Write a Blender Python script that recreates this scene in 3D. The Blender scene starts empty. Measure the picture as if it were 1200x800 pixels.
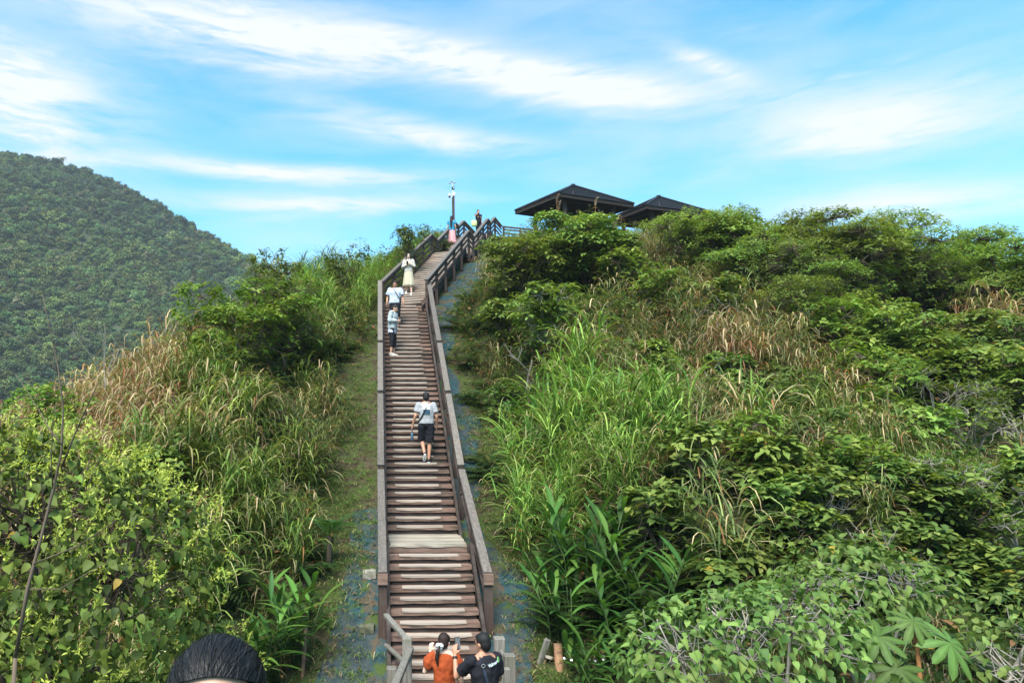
import bpy, math, random
import numpy as np
from mathutils import Vector, Matrix
sc = bpy.context.scene
COL = sc.collection
R = math.radians
# ---------------------------------------------------------------- camera
F, CX, PITCH = 800.0, 465.0, math.atan(0.15)
cp, sp_ = math.cos(PITCH), math.sin(PITCH)
cam_d = bpy.data.cameras.new('camera')
cam_d.sensor_width = 36.0
cam_d.lens = 24.0
cam_d.shift_x = (600.0 - CX) / 1200.0
cam_d.clip_start = 0.05
cam_d.clip_end = 12000.0
cam = bpy.data.objects.new('camera', cam_d)
COL.objects.link(cam)
cam.location = (0, 0, 0)
cam.rotation_euler = (math.pi / 2 + PITCH, 0, 0)
sc.camera = cam
# ---------------------------------------------------------------- light
sc.view_settings.view_transform = 'Standard'
sc.view_settings.look = 'None'
sc.view_settings.gamma = 1.0
sc.view_settings.use_curve_mapping = False
sc.view_settings.exposure = 2.1
SUN_EL, SUN_AZ = 54.0, 200.0        # azimuth clockwise from +Y: high, behind the camera and a little left
SUN_STRENGTH, SUN_ANGLE = 2.4, 40.0
SKY_STRENGTH = 0.075
sun_d = bpy.data.lights.new('sun', 'SUN')
sun_d.energy = SUN_STRENGTH
sun_d.angle = R(SUN_ANGLE)
sun_d.color = (1.0, 0.92, 0.8)
sun = bpy.data.objects.new('sun', sun_d)
COL.objects.link(sun)
sdir = Vector((math.sin(R(SUN_AZ)) * math.cos(R(SUN_EL)), math.cos(R(SUN_AZ)) * math.cos(R(SUN_EL)), math.sin(R(SUN_EL))))
sun.rotation_euler = sdir.to_track_quat('Z', 'Y').to_euler()
sun.location = sdir * 60

class NT:
    """small helper round a node tree"""
    def __init__(s, tree):
        s.t = tree
        s.n = tree.nodes
        s.l = tree.links
    def node(s, typ, **kw):
        n = s.n.new(typ)
        for k, v in kw.items():
            if k == 'i':
                for kk, vv in v.items():
                    if isinstance(vv, bpy.types.NodeSocket):
                        s.l.new(vv, n.inputs[kk])
                    else:
                        n.inputs[kk].default_value = vv
            else:
                setattr(n, k, v)
        return n
    def math(s, op, a, b=None, c=None, clamp=False):
        n = s.n.new('ShaderNodeMath')
        n.operation = op
        n.use_clamp = clamp
        for k, v in enumerate((a, b, c)):
            if v is None:
                continue
            if isinstance(v, bpy.types.NodeSocket):
                s.l.new(v, n.inputs[k])
            else:
                n.inputs[k].default_value = v
        return n.outputs[0]
    def ramp(s, fac, stops):
        n = s.n.new('ShaderNodeValToRGB')
        e = n.color_ramp.elements
        while len(e) < len(stops):
            e.new(0.5)
        for el, (p, c) in zip(e, stops):
            el.position = p
            el.color = (*c, 1) if len(c) == 3 else c
        s.l.new(fac, n.inputs[0])
        return n.outputs[0]
    def mix(s, fac, a, b, blend='MIX'):
        n = s.n.new('ShaderNodeMix')
        n.data_type = 'RGBA'
        n.blend_type = blend
        for idx, v in ((0, fac), (6, a), (7, b)):
            if isinstance(v, bpy.types.NodeSocket):
                s.l.new(v, n.inputs[idx])
            else:
                n.inputs[idx].default_value = v if idx == 0 else ((*v, 1) if len(v) == 3 else v)
        return n.outputs[2]
    def noise(s, vec, scale, detail=4.0, rough=0.55, dist=0.0):
        n = s.n.new('ShaderNodeTexNoise')
        n.inputs['Scale'].default_value = scale
        n.inputs['Detail'].default_value = detail
        n.inputs['Roughness'].default_value = rough
        n.inputs['Distortion'].default_value = dist
        if vec is not None:
            s.l.new(vec, n.inputs['Vector'])
        return n.outputs['Fac']
    def mapping(s, vec, scale=(1, 1, 1), rot=(0, 0, 0), loc=(0, 0, 0)):
        n = s.n.new('ShaderNodeMapping')
        n.inputs['Scale'].default_value = scale
        n.inputs['Rotation'].default_value = rot
        n.inputs['Location'].default_value = loc
        s.l.new(vec, n.inputs['Vector'])
        return n.outputs[0]

world = bpy.data.worlds.new('World')
sc.world = world
world.use_nodes = True
def build_sky():
    w = NT(world.node_tree)
    w.n.clear()
    out = w.node('ShaderNodeOutputWorld')
    bg = w.node('ShaderNodeBackground')
    bg.inputs['Strength'].default_value = SKY_STRENGTH
    w.l.new(bg.outputs[0], out.inputs[0])
    sky = w.node('ShaderNodeTexSky')
    sky.sky_type = 'NISHITA'
    sky.sun_disc = False
    sky.sun_elevation = R(SUN_EL)
    sky.sun_rotation = R(SUN_AZ)
    sky.altitude = 100
    sky.air_density = 1.0
    sky.dust_density = 0.6
    sky.ozone_density = 1.2
    tc = w.node('ShaderNodeTexCoord')
    d = tc.outputs['Generated']
    xyz = w.node('ShaderNodeSeparateXYZ', i={0: d})
    x, y, z = xyz.outputs
    az = w.math('ARCTAN2', x, y)                      # radians, clockwise from +Y
    el = w.math('ARCSINE', z)
    # thin cirrus: streaks in (azimuth, elevation) broken by stretched noise
    comb = w.node('ShaderNodeCombineXYZ', i={0: az, 1: el, 2: 0.0})
    v = comb.outputs[0]
    vs = w.mapping(v, scale=(2.2, 11.0, 1), rot=(0, 0, R(9)), loc=(1.3, 0.4, 0))
    wisp = w.noise(vs, 1.6, 7.0, 0.62, 0.7)
    vb = w.mapping(v, scale=(1.2, 4.0, 1), rot=(0, 0, R(6)), loc=(4.1, 2.0, 0))
    broad = w.noise(vb, 1.3, 5.0, 0.55, 0.3)
    fine = w.noise(w.mapping(v, scale=(6.0, 40.0, 1), rot=(0, 0, R(10))), 2.0, 6.0, 0.65, 0.6)
    streaks = STREAKS
    acc = None
    for (a0, e0, ang, L, W, amp) in streaks:
        ca, sa = math.cos(ang), math.sin(ang)
        dx = w.math('SUBTRACT', az, a0)
        dy = w.math('SUBTRACT', el, e0)
        a = w.math('ADD', w.math('MULTIPLY', dx, ca / L), w.math('MULTIPLY', dy, sa / L))
        b = w.math('ADD', w.math('MULTIPLY', dx, -sa / W), w.math('MULTIPLY', dy, ca / W))
        b = w.math('ADD', b, w.math('MULTIPLY', w.math('SUBTRACT', wisp, 0.5), 2.4))
        q = w.math('ADD', w.math('MULTIPLY', a, a), w.math('MULTIPLY', b, b))
        g = w.math('MULTIPLY', w.math('EXPONENT', w.math('MULTIPLY', q, -1.0)), amp)
        acc = g if acc is None else w.math('ADD', acc, g)
    tex = w.math('MULTIPLY', w.math('SUBTRACT', w.math('ADD', w.math('MULTIPLY', wisp, 0.55), w.math('MULTIPLY', fine, 0.75)), 0.36), 3.0, clamp=True)
    part = w.math('MULTIPLY', acc, tex)
    base = w.math('MULTIPLY', w.math('SUBTRACT', w.math('ADD', w.math('MULTIPLY', broad, 0.7), w.math('MULTIPLY', wisp, 0.45)), 0.505), 1.5, clamp=True)
    cover = w.math('ADD', part, base, clamp=True)
    # more veil low in the sky, as the air is thicker there
    low = w.math('MULTIPLY', w.math('EXPONENT', w.math('MULTIPLY', w.math('MAXIMUM', el, 0.0), -4.0)), 0.66)
    cover = w.math('ADD', cover, low, clamp=True)
    cover = w.math('MULTIPLY', cover, w.math('MULTIPLY', w.math('ADD', z, 0.06), 12.0, clamp=True))
    tint = w.mix(1.0, sky.outputs[0], SKY_TINT, 'MULTIPLY')
    colr = w.mix(cover, tint, CLOUD)
    w.l.new(colr, bg.inputs['Color'])
def px_dir(px, py):
    u = (px - CX) / F
    v = (400.0 - py) / F
    return Vector((u, cp - v * sp_, sp_ + v * cp))
def azel(px, py):
    d = px_dir(px, py).normalized()
    return math.atan2(d.x, d.y), math.asin(d.z)
def streak(x0, y0, x1, y1, w, amp):
    a0, e0 = azel(x0, y0)
    a1, e1 = azel(x1, y1)
    return ((a0 + a1) / 2, (e0 + e1) / 2, math.atan2(e1 - e0, a1 - a0), math.hypot(a1 - a0, e1 - e0) / 2, w, amp)
STREAKS = [streak(60, -20, 480, 60, .035, 1.0), streak(430, 45, 820, 110, .024, 1.1), streak(160, 183, 500, 208, .012, 1.0),
           streak(370, 125, 640, 180, .018, .75), streak(880, 150, 1180, 110, .045, .8), streak(-80, 110, 90, 130, .07, .75),
           streak(240, 235, 520, 235, .016, .75), streak(780, 55, 870, 90, .012, .6), streak(-100, 30, 200, 150, .06, .45),
           streak(920, 245, 1250, 215, .02, .6)]
SKY_TINT = (0.11, 0.95, 1.17)
CLOUD = (3.0, 3.12, 3.2)
build_sky()
sc.cycles.use_denoising = True
sc.cycles.max_bounces = 8
sc.cycles.diffuse_bounces = 4
sc.cycles.transmission_bounces = 4

# ---------------------------------------------------------------- object helpers
def tag(o, label=None, cat=None, group=None, kind=None):
    if label: o['label'] = label
    if cat: o['category'] = cat
    if group: o['group'] = group
    if kind: o['kind'] = kind
    return o
def link(o, parent=None):
    COL.objects.link(o)
    if parent is not None:
        o.parent = parent
    return o
def empty(name, loc=(0, 0, 0), rz=0.0, label=None, cat=None, group=None):
    o = bpy.data.objects.new(name, None)
    o.empty_display_size = 0.2
    o.location = loc
    o.rotation_euler = (0, 0, rz)
    COL.objects.link(o)
    return tag(o, label, cat, group)
def mesh_np(name, V, faces, mat=None, col=None, smooth=False):
    """V (n,3); faces a list of (m,k) int arrays"""
    me = bpy.data.meshes.new(name)
    V = np.asarray(V, np.float32)
    me.vertices.add(len(V))
    me.vertices.foreach_set('co', V.ravel())
    starts, loops, s = [], [], 0
    for f in faces:
        f = np.asarray(f, np.int32)
        if not len(f):
            continue
        k = f.shape[1]
        loops.append(f.ravel())
        starts.append(np.arange(len(f), dtype=np.int32) * k + s)
        s += f.size
    loops = np.concatenate(loops)
    starts = np.concatenate(starts)
    me.loops.add(len(loops))
    me.loops.foreach_set('vertex_index', loops)
    me.polygons.add(len(starts))
    me.polygons.foreach_set('loop_start', starts)
    if smooth:
        me.polygons.foreach_set('use_smooth', np.ones(len(starts), bool))
    if col is not None:
        a = me.attributes.new('col', 'FLOAT_COLOR', 'POINT')
        c = np.ones((len(V), 4), np.float32)
        c[:, :3] = col
        a.data.foreach_set('color', c.ravel())
    me.update(calc_edges=True)
    if mat:
        me.materials.append(mat)
    return me
def obj(name, me, parent=None, loc=(0, 0, 0)):
    o = bpy.data.objects.new(name, me)
    o.location = loc
    return link(o, parent)
class MB:
    """collects shapes into one mesh"""
    def __init__(s):
        s.v, s.f = [], []
    def add(s, V, Fs):
        n = len(s.v)
        s.v += [tuple(p) for p in V]
        s.f += [tuple(i + n for i in f) for f in Fs]
        return s
    def box(s, c, size, M=None, bevel=0.0):
        hx, hy, hz = size[0] / 2, size[1] / 2, size[2] / 2
        V = [Vector((x * hx, y * hy, z * hz)) for z in (-1, 1) for y in (-1, 1) for x in (-1, 1)]
        if M is not None:
            V = [M @ p for p in V]
        V = [p + Vector(c) for p in V]
        return s.add(V, [(0, 2, 3, 1), (4, 5, 7, 6), (0, 1, 5, 4), (2, 6, 7, 3), (0, 4, 6, 2), (1, 3, 7, 5)])
    def beam(s, a, b, w, h, up=(0, 0, 1)):
        """a bar of rectangular section from a to b: w across, h along 'up'"""
        a, b = Vector(a), Vector(b)
        d = (b - a).normalized()
        up = Vector(up)
        side = d.cross(up).normalized()
        u = side.cross(d).normalized()
        V = []
        for p in (a, b):
            for (i, j) in ((-1, -1), (1, -1), (1, 1), (-1, 1)):
                V.append(p + side * (i * w / 2) + u * (j * h / 2))
        return s.add(V, [(0, 1, 2, 3), (7, 6, 5, 4), (0, 4, 5, 1), (1, 5, 6, 2), (2, 6, 7, 3), (3, 7, 4, 0)])
    def tube(s, pts, radii, k=6, cap=True):
        pts = [Vector(p) for p in pts]
        n0 = len(s.v)
        ref = Vector((0.31, 0.17, 0.93))
        for i, p in enumerate(pts):
            d = (pts[min(i + 1, len(pts) - 1)] - pts[max(i - 1, 0)]).normalized()
            x = d.cross(ref)
            if x.length < 1e-3:
                x = d.cross(Vector((1, 0, 0)))
            x.normalize()
            y = d.cross(x)
            r = radii[i] if hasattr(radii, '__len__') else radii
            for j in range(k):
                t = 2 * math.pi * j / k
                s.v.append(tuple(p + x * (r * math.cos(t)) + y * (r * math.sin(t))))
        for i in range(len(pts) - 1):
            for j in range(k):
                a = n0 + i * k + j
                b = n0 + i * k + (j + 1) % k
                s.f.append((a, b, b + k, a + k))
        if cap:
            s.f.append(tuple(n0 + j for j in reversed(range(k))))
            s.f.append(tuple(n0 + (len(pts) - 1) * k + j for j in range(k)))
        return s
    def ell(s, c, r, M=None, nu=14, nv=9):
        V, Fs = [], []
        for i in range(nv + 1):
            t = math.pi * i / nv
            for j in range(nu):
                p = 2 * math.pi * j / nu
                q = Vector((r[0] * math.sin(t) * math.cos(p), r[1] * math.sin(t) * math.sin(p), r[2] * math.cos(t)))
                if M is not None:
                    q = M @ q
                V.append(q + Vector(c))
        for i in range(nv):
            for j in range(nu):
                a = i * nu + j
                b = i * nu + (j + 1) % nu
                if i == 0:
                    Fs.append((a, a + nu, b + nu))
                elif i == nv - 1:
                    Fs.append((a, a + nu, b))
                else:
                    Fs.append((a, a + nu, b + nu, b))
        return s.add(V, Fs)
    def rings(s, rings, cap=True):
        """list of closed rings with equal point counts"""
        n0 = len(s.v)
        k = len(rings[0])
        for r in rings:
            s.v += [tuple(p) for p in r]
        for i in range(len(rings) - 1):
            for j in range(k):
                a = n0 + i * k + j
                b = n0 + i * k + (j + 1) % k
                s.f.append((a, b, b + k, a + k))
        if cap:
            s.f.append(tuple(n0 + j for j in reversed(range(k))))
            s.f.append(tuple(n0 + (len(rings) - 1) * k + j for j in range(k)))
        return s
    def mesh(s, name, mat=None, smooth=False):
        me = bpy.data.meshes.new(name)
        me.from_pydata(s.v, [], s.f)
        if smooth:
            me.polygons.foreach_set('use_smooth', [True] * len(me.polygons))
        if mat:
            me.materials.append(mat)
        me.update()
        return me
    def build(s, name, mat=None, parent=None, smooth=False, bevel=0.0, loc=(0, 0, 0)):
        o = obj(name, s.mesh(name, mat, smooth), parent, loc)
        if bevel:
            b = o.modifiers.new('bevel', 'BEVEL')
            b.width = bevel
            b.segments = 1
            b.limit_method = 'ANGLE'
        return o

# ---------------------------------------------------------------- materials
def new_mat(name):
    m = bpy.data.materials.new(name)
    m.use_nodes = True
    t = NT(m.node_tree)
    t.n.clear()
    out = t.node('ShaderNodeOutputMaterial')
    b = t.node('ShaderNodeBsdfPrincipled')
    t.l.new(b.outputs[0], out.inputs[0])
    return m, t, b, out
def plain(name, c, rough=0.7, spec=0.3, metal=0.0, var=0.18, scale=25.0, bump=0.0):
    m, t, b, out = new_mat(name)
    tc = t.node('ShaderNodeTexCoord')
    n = t.noise(tc.outputs['Object'], scale, 4)
    lo = tuple(x * (1 - var) for x in c)
    hi = tuple(min(1, x * (1 + var)) for x in c)
    t.l.new(t.ramp(n, [(0.3, lo), (0.7, hi)]), b.inputs['Base Color'])
    b.inputs['Roughness'].default_value = rough
    b.inputs['Specular IOR Level'].default_value = spec
    b.inputs['Metallic'].default_value = metal
    if bump:
        bp = t.node('ShaderNodeBump', i={'Strength': bump, 'Distance': 0.01, 'Height': n})
        t.l.new(bp.outputs[0], b.inputs['Normal'])
    return m
def wood(name, dark, light, axis='X', rough=0.75, blotch=(0.5, 0.5, 0.5), blotch_amt=0.0, gscale=1.0, bump=0.35):
    m, t, b, out = new_mat(name)
    tc = t.node('ShaderNodeTexCoord')
    oi = t.node('ShaderNodeObjectInfo')
    v = t.node('ShaderNodeVectorMath', operation='ADD', i={0: tc.outputs['Object'], 1: oi.outputs['Random']}).outputs[0]
    sc_ = {'X': (1.2, 34, 34), 'Y': (34, 1.2, 34), 'Z': (34, 34, 1.2)}[axis]
    sc_ = tuple(q * gscale for q in sc_)
    g = t.noise(t.mapping(v, scale=sc_), 1.0, 6, 0.65, 0.4)
    big = t.noise(v, 3.0, 5, 0.6)
    c = t.ramp(g, [(0.28, dark), (0.72, light)])
    r = t.math('MULTIPLY_ADD', oi.outputs['Random'], 0.4, 0.8)
    hsv = t.node('ShaderNodeHueSaturation', i={'Value': r, 'Color': c})
    c = hsv.outputs[0]
    if blotch_amt:
        k = t.ramp(big, [(0.48, (0, 0, 0)), (0.62, (1, 1, 1))])
        c = t.mix(t.math('MULTIPLY', k, blotch_amt), c, blotch)
    t.l.new(c, b.inputs['Base Color'])
    b.inputs['Roughness'].default_value = rough
    b.inputs['Specular IOR Level'].default_value = 0.25
    bp = t.node('ShaderNodeBump', i={'Strength': bump, 'Distance': 0.006, 'Height': g})
    t.l.new(bp.outputs[0], b.inputs['Normal'])
    return m
M = {}
M['post'] = wood('dark_stained_timber', (0.022, 0.015, 0.013), (0.075, 0.048, 0.04), 'Z', blotch=(0.09, 0.075, 0.065), blotch_amt=0.35)
M['rail'] = wood('brown_timber', (0.03, 0.02, 0.017), (0.1, 0.066, 0.055), 'Y', blotch=(0.12, 0.10, 0.09), blotch_amt=0.4)
M['cap'] = wood('weathered_grey_timber', (0.062, 0.051, 0.043), (0.185, 0.158, 0.136), 'Y', blotch=(0.1, 0.09, 0.085), blotch_amt=0.35, gscale=0.8)
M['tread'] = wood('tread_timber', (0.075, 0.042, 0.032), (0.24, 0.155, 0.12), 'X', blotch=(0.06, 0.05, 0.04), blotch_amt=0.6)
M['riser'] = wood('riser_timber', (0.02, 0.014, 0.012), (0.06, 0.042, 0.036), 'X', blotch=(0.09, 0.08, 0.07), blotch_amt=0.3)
M['strip'] = wood('pale_worn_timber', (0.2, 0.155, 0.125), (0.42, 0.36, 0.305), 'X', blotch=(0.3, 0.23, 0.18), blotch_amt=0.5)
M['plank'] = wood('bleached_plank', (0.19, 0.16, 0.125), (0.38, 0.34, 0.28), 'X', blotch=(0.2, 0.165, 0.12), blotch_amt=0.5)
M['oldwood'] = wood('old_grey_timber', (0.08, 0.07, 0.06), (0.26, 0.24, 0.21), 'Z', blotch=(0.1, 0.11, 0.06), blotch_amt=0.4)
M['roof'] = plain('dark_roof_shingle', (0.017, 0.02, 0.025), 0.7, 0.25, var=0.35, scale=12, bump=0.3)
M['roofwood'] = wood('dark_roof_timber', (0.012, 0.009, 0.008), (0.04, 0.027, 0.022), 'X')
M['skin'] = plain('skin', (0.5, 0.29, 0.2), 0.5, 0.35, var=0.06)
M['skin_tan'] = plain('tanned_skin', (0.4, 0.2, 0.125), 0.5, 0.35, var=0.06)
M['skin_pale'] = plain('pale_skin', (0.62, 0.4, 0.31), 0.5, 0.35, var=0.06)
def hairmat(name, lo, hi):
    m, t, b, out = new_mat(name)
    tc = t.node('ShaderNodeTexCoord')
    n = t.noise(t.mapping(tc.outputs['Object'], scale=(150, 150, 14)), 1.0, 4, .6, .6)
    t.l.new(t.ramp(n, [(.35, lo), (.7, hi)]), b.inputs['Base Color'])
    b.inputs['Roughness'].default_value = .58
    b.inputs['Specular IOR Level'].default_value = .25
    bp = t.node('ShaderNodeBump', i={'Strength': .9, 'Distance': .006, 'Height': n})
    t.l.new(bp.outputs[0], b.inputs['Normal'])
    return m
M['hair'] = hairmat('black_hair', (.006, .0055, .006), (.02, .018, .019))
M['hair_brown'] = hairmat('dark_brown_hair', (.012, .007, .006), (.038, .021, .016))
M['rust'] = plain('rust_red_cotton', (0.3, 0.058, 0.018), 0.85, 0.15, var=0.15, scale=14, bump=0.25)
M['black'] = plain('black_cotton', (0.012, 0.012, 0.017), 0.85, 0.2, var=0.3, scale=14, bump=0.2)
M['grey_tee'] = plain('light_grey_cotton', (0.27, 0.27, 0.28), 0.9, 0.15, var=0.08, scale=14, bump=0.2)
M['white_tee'] = plain('white_cotton', (0.4, 0.44, 0.52), 0.9, 0.15, var=0.06, scale=14, bump=0.2)
M['pale_grey'] = plain('pale_grey_cotton', (0.33, 0.36, 0.37), 0.9, 0.15, var=0.08, scale=14, bump=0.2)
M['cream'] = plain('cream_linen', (0.43, 0.39, 0.29), 0.9, 0.15, var=0.08, scale=14, bump=0.2)
M['ivory'] = plain('ivory_cotton', (0.42, 0.385, 0.34), 0.9, 0.15, var=0.08, scale=14, bump=0.2)
M['teal_top'] = plain('teal_cotton', (0.03, 0.2, 0.33), 0.85, 0.15, var=0.15, scale=14)
M['pink'] = plain('pink_cotton', (0.6, 0.3, 0.31), 0.85, 0.15, var=0.1, scale=14)
M['lime'] = plain('pale_lime_cloth', (0.5, 0.62, 0.26), 0.8, 0.2, var=0.08)
M['denim'] = plain('dark_denim', (0.03, 0.045, 0.08), 0.85, 0.2, var=0.2)
M['navy'] = plain('dark_blue_strap', (0.02, 0.03, 0.05), 0.7, 0.3, var=0.2)
M['white'] = plain('white_plastic', (0.78, 0.78, 0.76), 0.5, 0.4, var=0.04)
M['print_white'] = plain('white_print', (0.55, 0.62, 0.63), 0.8, 0.2, var=0.04)
M['print_green'] = plain('green_print', (0.18, 0.45, 0.15), 0.8, 0.2, var=0.06)
M['print_blue'] = plain('dark_blue_print', (0.02, 0.05, 0.08), 0.8, 0.2, var=0.5, scale=40)
M['plastic_black'] = plain('black_plastic', (0.01, 0.01, 0.011), 0.35, 0.5, var=0.1)
M['screen'] = plain('phone_screen_glass', (0.12, 0.13, 0.14), 0.12, 0.6, var=0.6, scale=60)
M['bottle'] = plain('smoky_blue_plastic', (0.05, 0.09, 0.13), 0.2, 0.5, var=0.1)
M['shoe_pale'] = plain('pale_canvas', (0.42, 0.38, 0.34), 0.8, 0.2, var=0.08)
M['eye'] = plain('dark_eye', (0.012, 0.008, 0.006), 0.2, 0.5, var=0.1)
M['lip'] = plain('lip', (0.36, 0.12, 0.1), 0.5, 0.3, var=0.05)
M['concrete'] = plain('pale_concrete', (0.24, 0.23, 0.2), 0.9, 0.2, var=0.3, scale=18, bump=0.4)
M['mossy'] = plain('mossy_concrete', (0.1, 0.105, 0.07), 0.95, 0.1, var=0.5, scale=14, bump=0.5)
M['clay'] = plain('clay_pipe', (0.36, 0.2, 0.12), 0.8, 0.2, var=0.25, scale=14)
M['metal'] = plain('grey_metal', (0.35, 0.36, 0.37), 0.4, 0.5, metal=0.6, var=0.1)
M['bark'] = wood('brown_bark', (0.045, 0.032, 0.022), (0.14, 0.105, 0.075), 'Z', gscale=0.6)
M['pale_bark'] = wood('pale_grey_bark', (0.13, 0.115, 0.095), (0.33, 0.3, 0.255), 'Z', gscale=0.6)

def leafmat(name, transl=0.3, rough=0.45, spec=0.3, hue=0.03, val=0.35, bump=0.0):
    """a leaf: colour from the leaf's own 'col' attribute, some light through it"""
    m, t, b, out = new_mat(name)
    at = t.node('ShaderNodeAttribute', attribute_name='col')
    oi = t.node('ShaderNodeObjectInfo')
    rnd = oi.outputs['Random']
    h = t.math('MULTIPLY_ADD', rnd, hue, 0.5 - hue / 2)
    v = t.math('MULTIPLY_ADD', rnd, val, 1 - val / 2)
    tc = t.node('ShaderNodeTexCoord')
    n = t.noise(tc.outputs['Object'], 16, 3)
    v = t.math('MULTIPLY', v, t.math('MULTIPLY_ADD', n, 0.6, 0.95))
    hs = t.node('ShaderNodeHueSaturation', i={'Hue': h, 'Value': v, 'Color': at.outputs['Color']})
    c = hs.outputs[0]
    t.l.new(c, b.inputs['Base Color'])
    b.inputs['Roughness'].default_value = rough
    b.inputs['Specular IOR Level'].default_value = spec
    tr = t.node('ShaderNodeBsdfTranslucent', i={'Color': t.mix(1.0, c, (1.15, 1.1, 0.55), 'MULTIPLY')})
    mx = t.node('ShaderNodeMixShader', i={0: transl})
    t.l.new(b.outputs[0], mx.inputs[1])
    t.l.new(tr.outputs[0], mx.inputs[2])
    t.l.new(mx.outputs[0], out.inputs[0])
    return m
M['grass'] = leafmat('grass_blade', 0.3, 0.5, 0.18, val=0.5)
M['leaf'] = leafmat('green_leaf', 0.44, 0.55, 0.16)
M['leafbig'] = leafmat('broad_leaf', 0.34, 0.52, 0.2, val=0.45)
M['far_leaf'] = leafmat('distant_leaf', 0.25, 0.6, 0.12, hue=0.06, val=1.0)
# ---------------------------------------------------------------- the lie of the land
S_PTS = [(-30, 1.0), (-10, -0.6), (0, -1.62), (1.3, -2.05), (5, -3.5), (7, -3.95), (10.9, -3.98), (11.4, -3.75), (13.4, -2.25), (14.9, -2.2), (24.4, 4.55),
         (30.9, 8.35), (32, 8.5), (35.5, 10.55), (36.8, 10.75), (38, 11.55), (40, 11.7), (50, 11.6), (62, 8.5), (85, -8), (120, -45), (400, -60)]
_sy = np.array([p[0] for p in S_PTS], float)
_sz = np.array([p[1] for p in S_PTS], float)
def S_of(y):
    return (np.interp(y - .25, _sy, _sz) + np.interp(y, _sy, _sz) * 2 + np.interp(y + .25, _sy, _sz)) / 4
def xc_of(y):
    y = np.asarray(y, float)
    return np.where(y < 24.43, .557 - .0293 * (y - 14.98), .28 + .34 * (np.minimum(y, 42) - 24.43))
def sm(a, b, x):
    t = np.clip((x - a) / (b - a), 0, 1)
    return t * t * (3 - 2 * t)
_rs = np.random.RandomState(5)
_waves = [(_rs.uniform(.15, 1.1), _rs.uniform(0, 6.28), _rs.uniform(0, 6.28)) for _ in range(14)]
def bumps(x, y):
    z = 0
    for k, a, p in _waves:
        z = z + np.sin(k * (x * math.cos(a) + y * math.sin(a)) + p) * .09 / (k + .25)
    return z * .5
BASE = -60.0
def ground_z(x, y):
    x = np.asarray(x, float)
    y = np.asarray(y, float)
    u = x - xc_of(y)
    z = S_of(y)
    up = sm(7, 13, y) * (1 - sm(33, 38, y))
    wl = sm(2.3, 9.5, -u) * sm(16, 20, y)
    z = z - np.maximum(z - float(S_of(16.0)), 0) * (.62 * wl)
    z = z - .7 * sm(2.0, 4.5, u) * sm(27, 33, y) * (1 - sm(37.5, 41, y))
    z = z + sm(1.9, 4.6, u) * (.25 + 1.05 * up * (1 - sm(24, 32, y))) - .2 * np.maximum(u - 13, 0) * sm(10, 30, y) - .12 * np.maximum(u - 22, 0)
    z = z + sm(2.3, 4.6, -u) * (.2 + 1.0 * up * (1 - sm(24, 32, y))) - .085 * np.maximum(-u - 6.3, 0) ** 2 * (1 + 0 * y)
    z = z + bumps(x, y) * sm(1.6, 4, np.abs(u)) + .04 * np.sin(3.1 * x + 1.7 * y) * sm(.9, 1.4, np.abs(u))
    fade = sm(40, 150, u) + sm(12, 90, -y)
    z = BASE + (z - BASE) * (1 - np.clip(fade, 0, 1))
    return np.maximum(z, BASE)
def gz(x, y):
    return float(ground_z(x, y))
def at(px, py, d):
    """the point d metres in front of the camera along a sight line of the survey photograph"""
    return px_dir(px, py) * d
def spot(px, py, h=0.0, dmin=7.6):
    """where a plant h tall stands whose top is on that sight line"""
    v = px_dir(px, py)
    d = dmin
    while d < 70:
        p = v * d
        if p.z <= gz(p.x, p.y) + h:
            return p.x, p.y, d
        d += .08
    return p.x, p.y, d

# ground: one sheet, fine near the stairs, coarse to the horizon
def axis(lo, hi, step, far):
    core = list(np.arange(lo, hi + step / 2, step))
    a, s = [], step
    x = hi
    while x < far:
        s *= 1.28
        x += s
        a.append(x)
    b, s = [], step
    x = lo
    while x > -far:
        s *= 1.28
        x -= s
        b.append(x)
    return np.array(b[::-1] + core + a)
def grid_mesh(name, X, Y, Zf, mat, smooth=True):
    gx, gy = np.meshgrid(X, Y)
    V = np.stack([gx, gy, Zf(gx, gy)], -1).reshape(-1, 3)
    n, m = len(X), len(Y)
    i = np.arange(n - 1)[None, :] + n * np.arange(m - 1)[:, None]
    i = i.ravel()
    return mesh_np(name, V, [np.stack([i, i + 1, i + n + 1, i + n], 1)], mat, smooth=smooth)
def ground_mat():
    m, t, b, out = new_mat('hillside_soil_and_moss')
    tc = t.node('ShaderNodeTexCoord')
    v = tc.outputs['Object']
    n1 = t.noise(v, 2.0, 7, .68)
    n2 = t.noise(v, 9, 5, .6)
    n3 = t.noise(v, 40, 3, .6)
    soil = t.ramp(n2, [(.3, (.03, .022, .015)), (.6, (.085, .064, .045)), (.8, (.13, .105, .08))])
    green = t.ramp(n3, [(.3, (.022, .04, .01)), (.7, (.075, .11, .028))])
    k = t.ramp(t.math('ADD', t.math('MULTIPLY', n1, .75), t.math('MULTIPLY', n2, .35)), [(.46, (0, 0, 0)), (.62, (1, 1, 1))])
    t.l.new(t.mix(k, soil, green), b.inputs['Base Color'])
    b.inputs['Roughness'].default_value = .95
    b.inputs['Specular IOR Level'].default_value = .1
    bp = t.node('ShaderNodeBump', i={'Strength': .9, 'Distance': .06, 'Height': t.math('ADD', n2, t.math('MULTIPLY', n3, .5))})
    t.l.new(bp.outputs[0], b.inputs['Normal'])
    return m
M['ground'] = ground_mat()
g = obj('ground', grid_mesh('ground', axis(-24, 44, .3, 6000), axis(-6, 56, .3, 6000), ground_z, M['ground']))
tag(g, 'steep hillside of brown soil and moss that carries the stairs', 'hillside', kind='structure')

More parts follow.
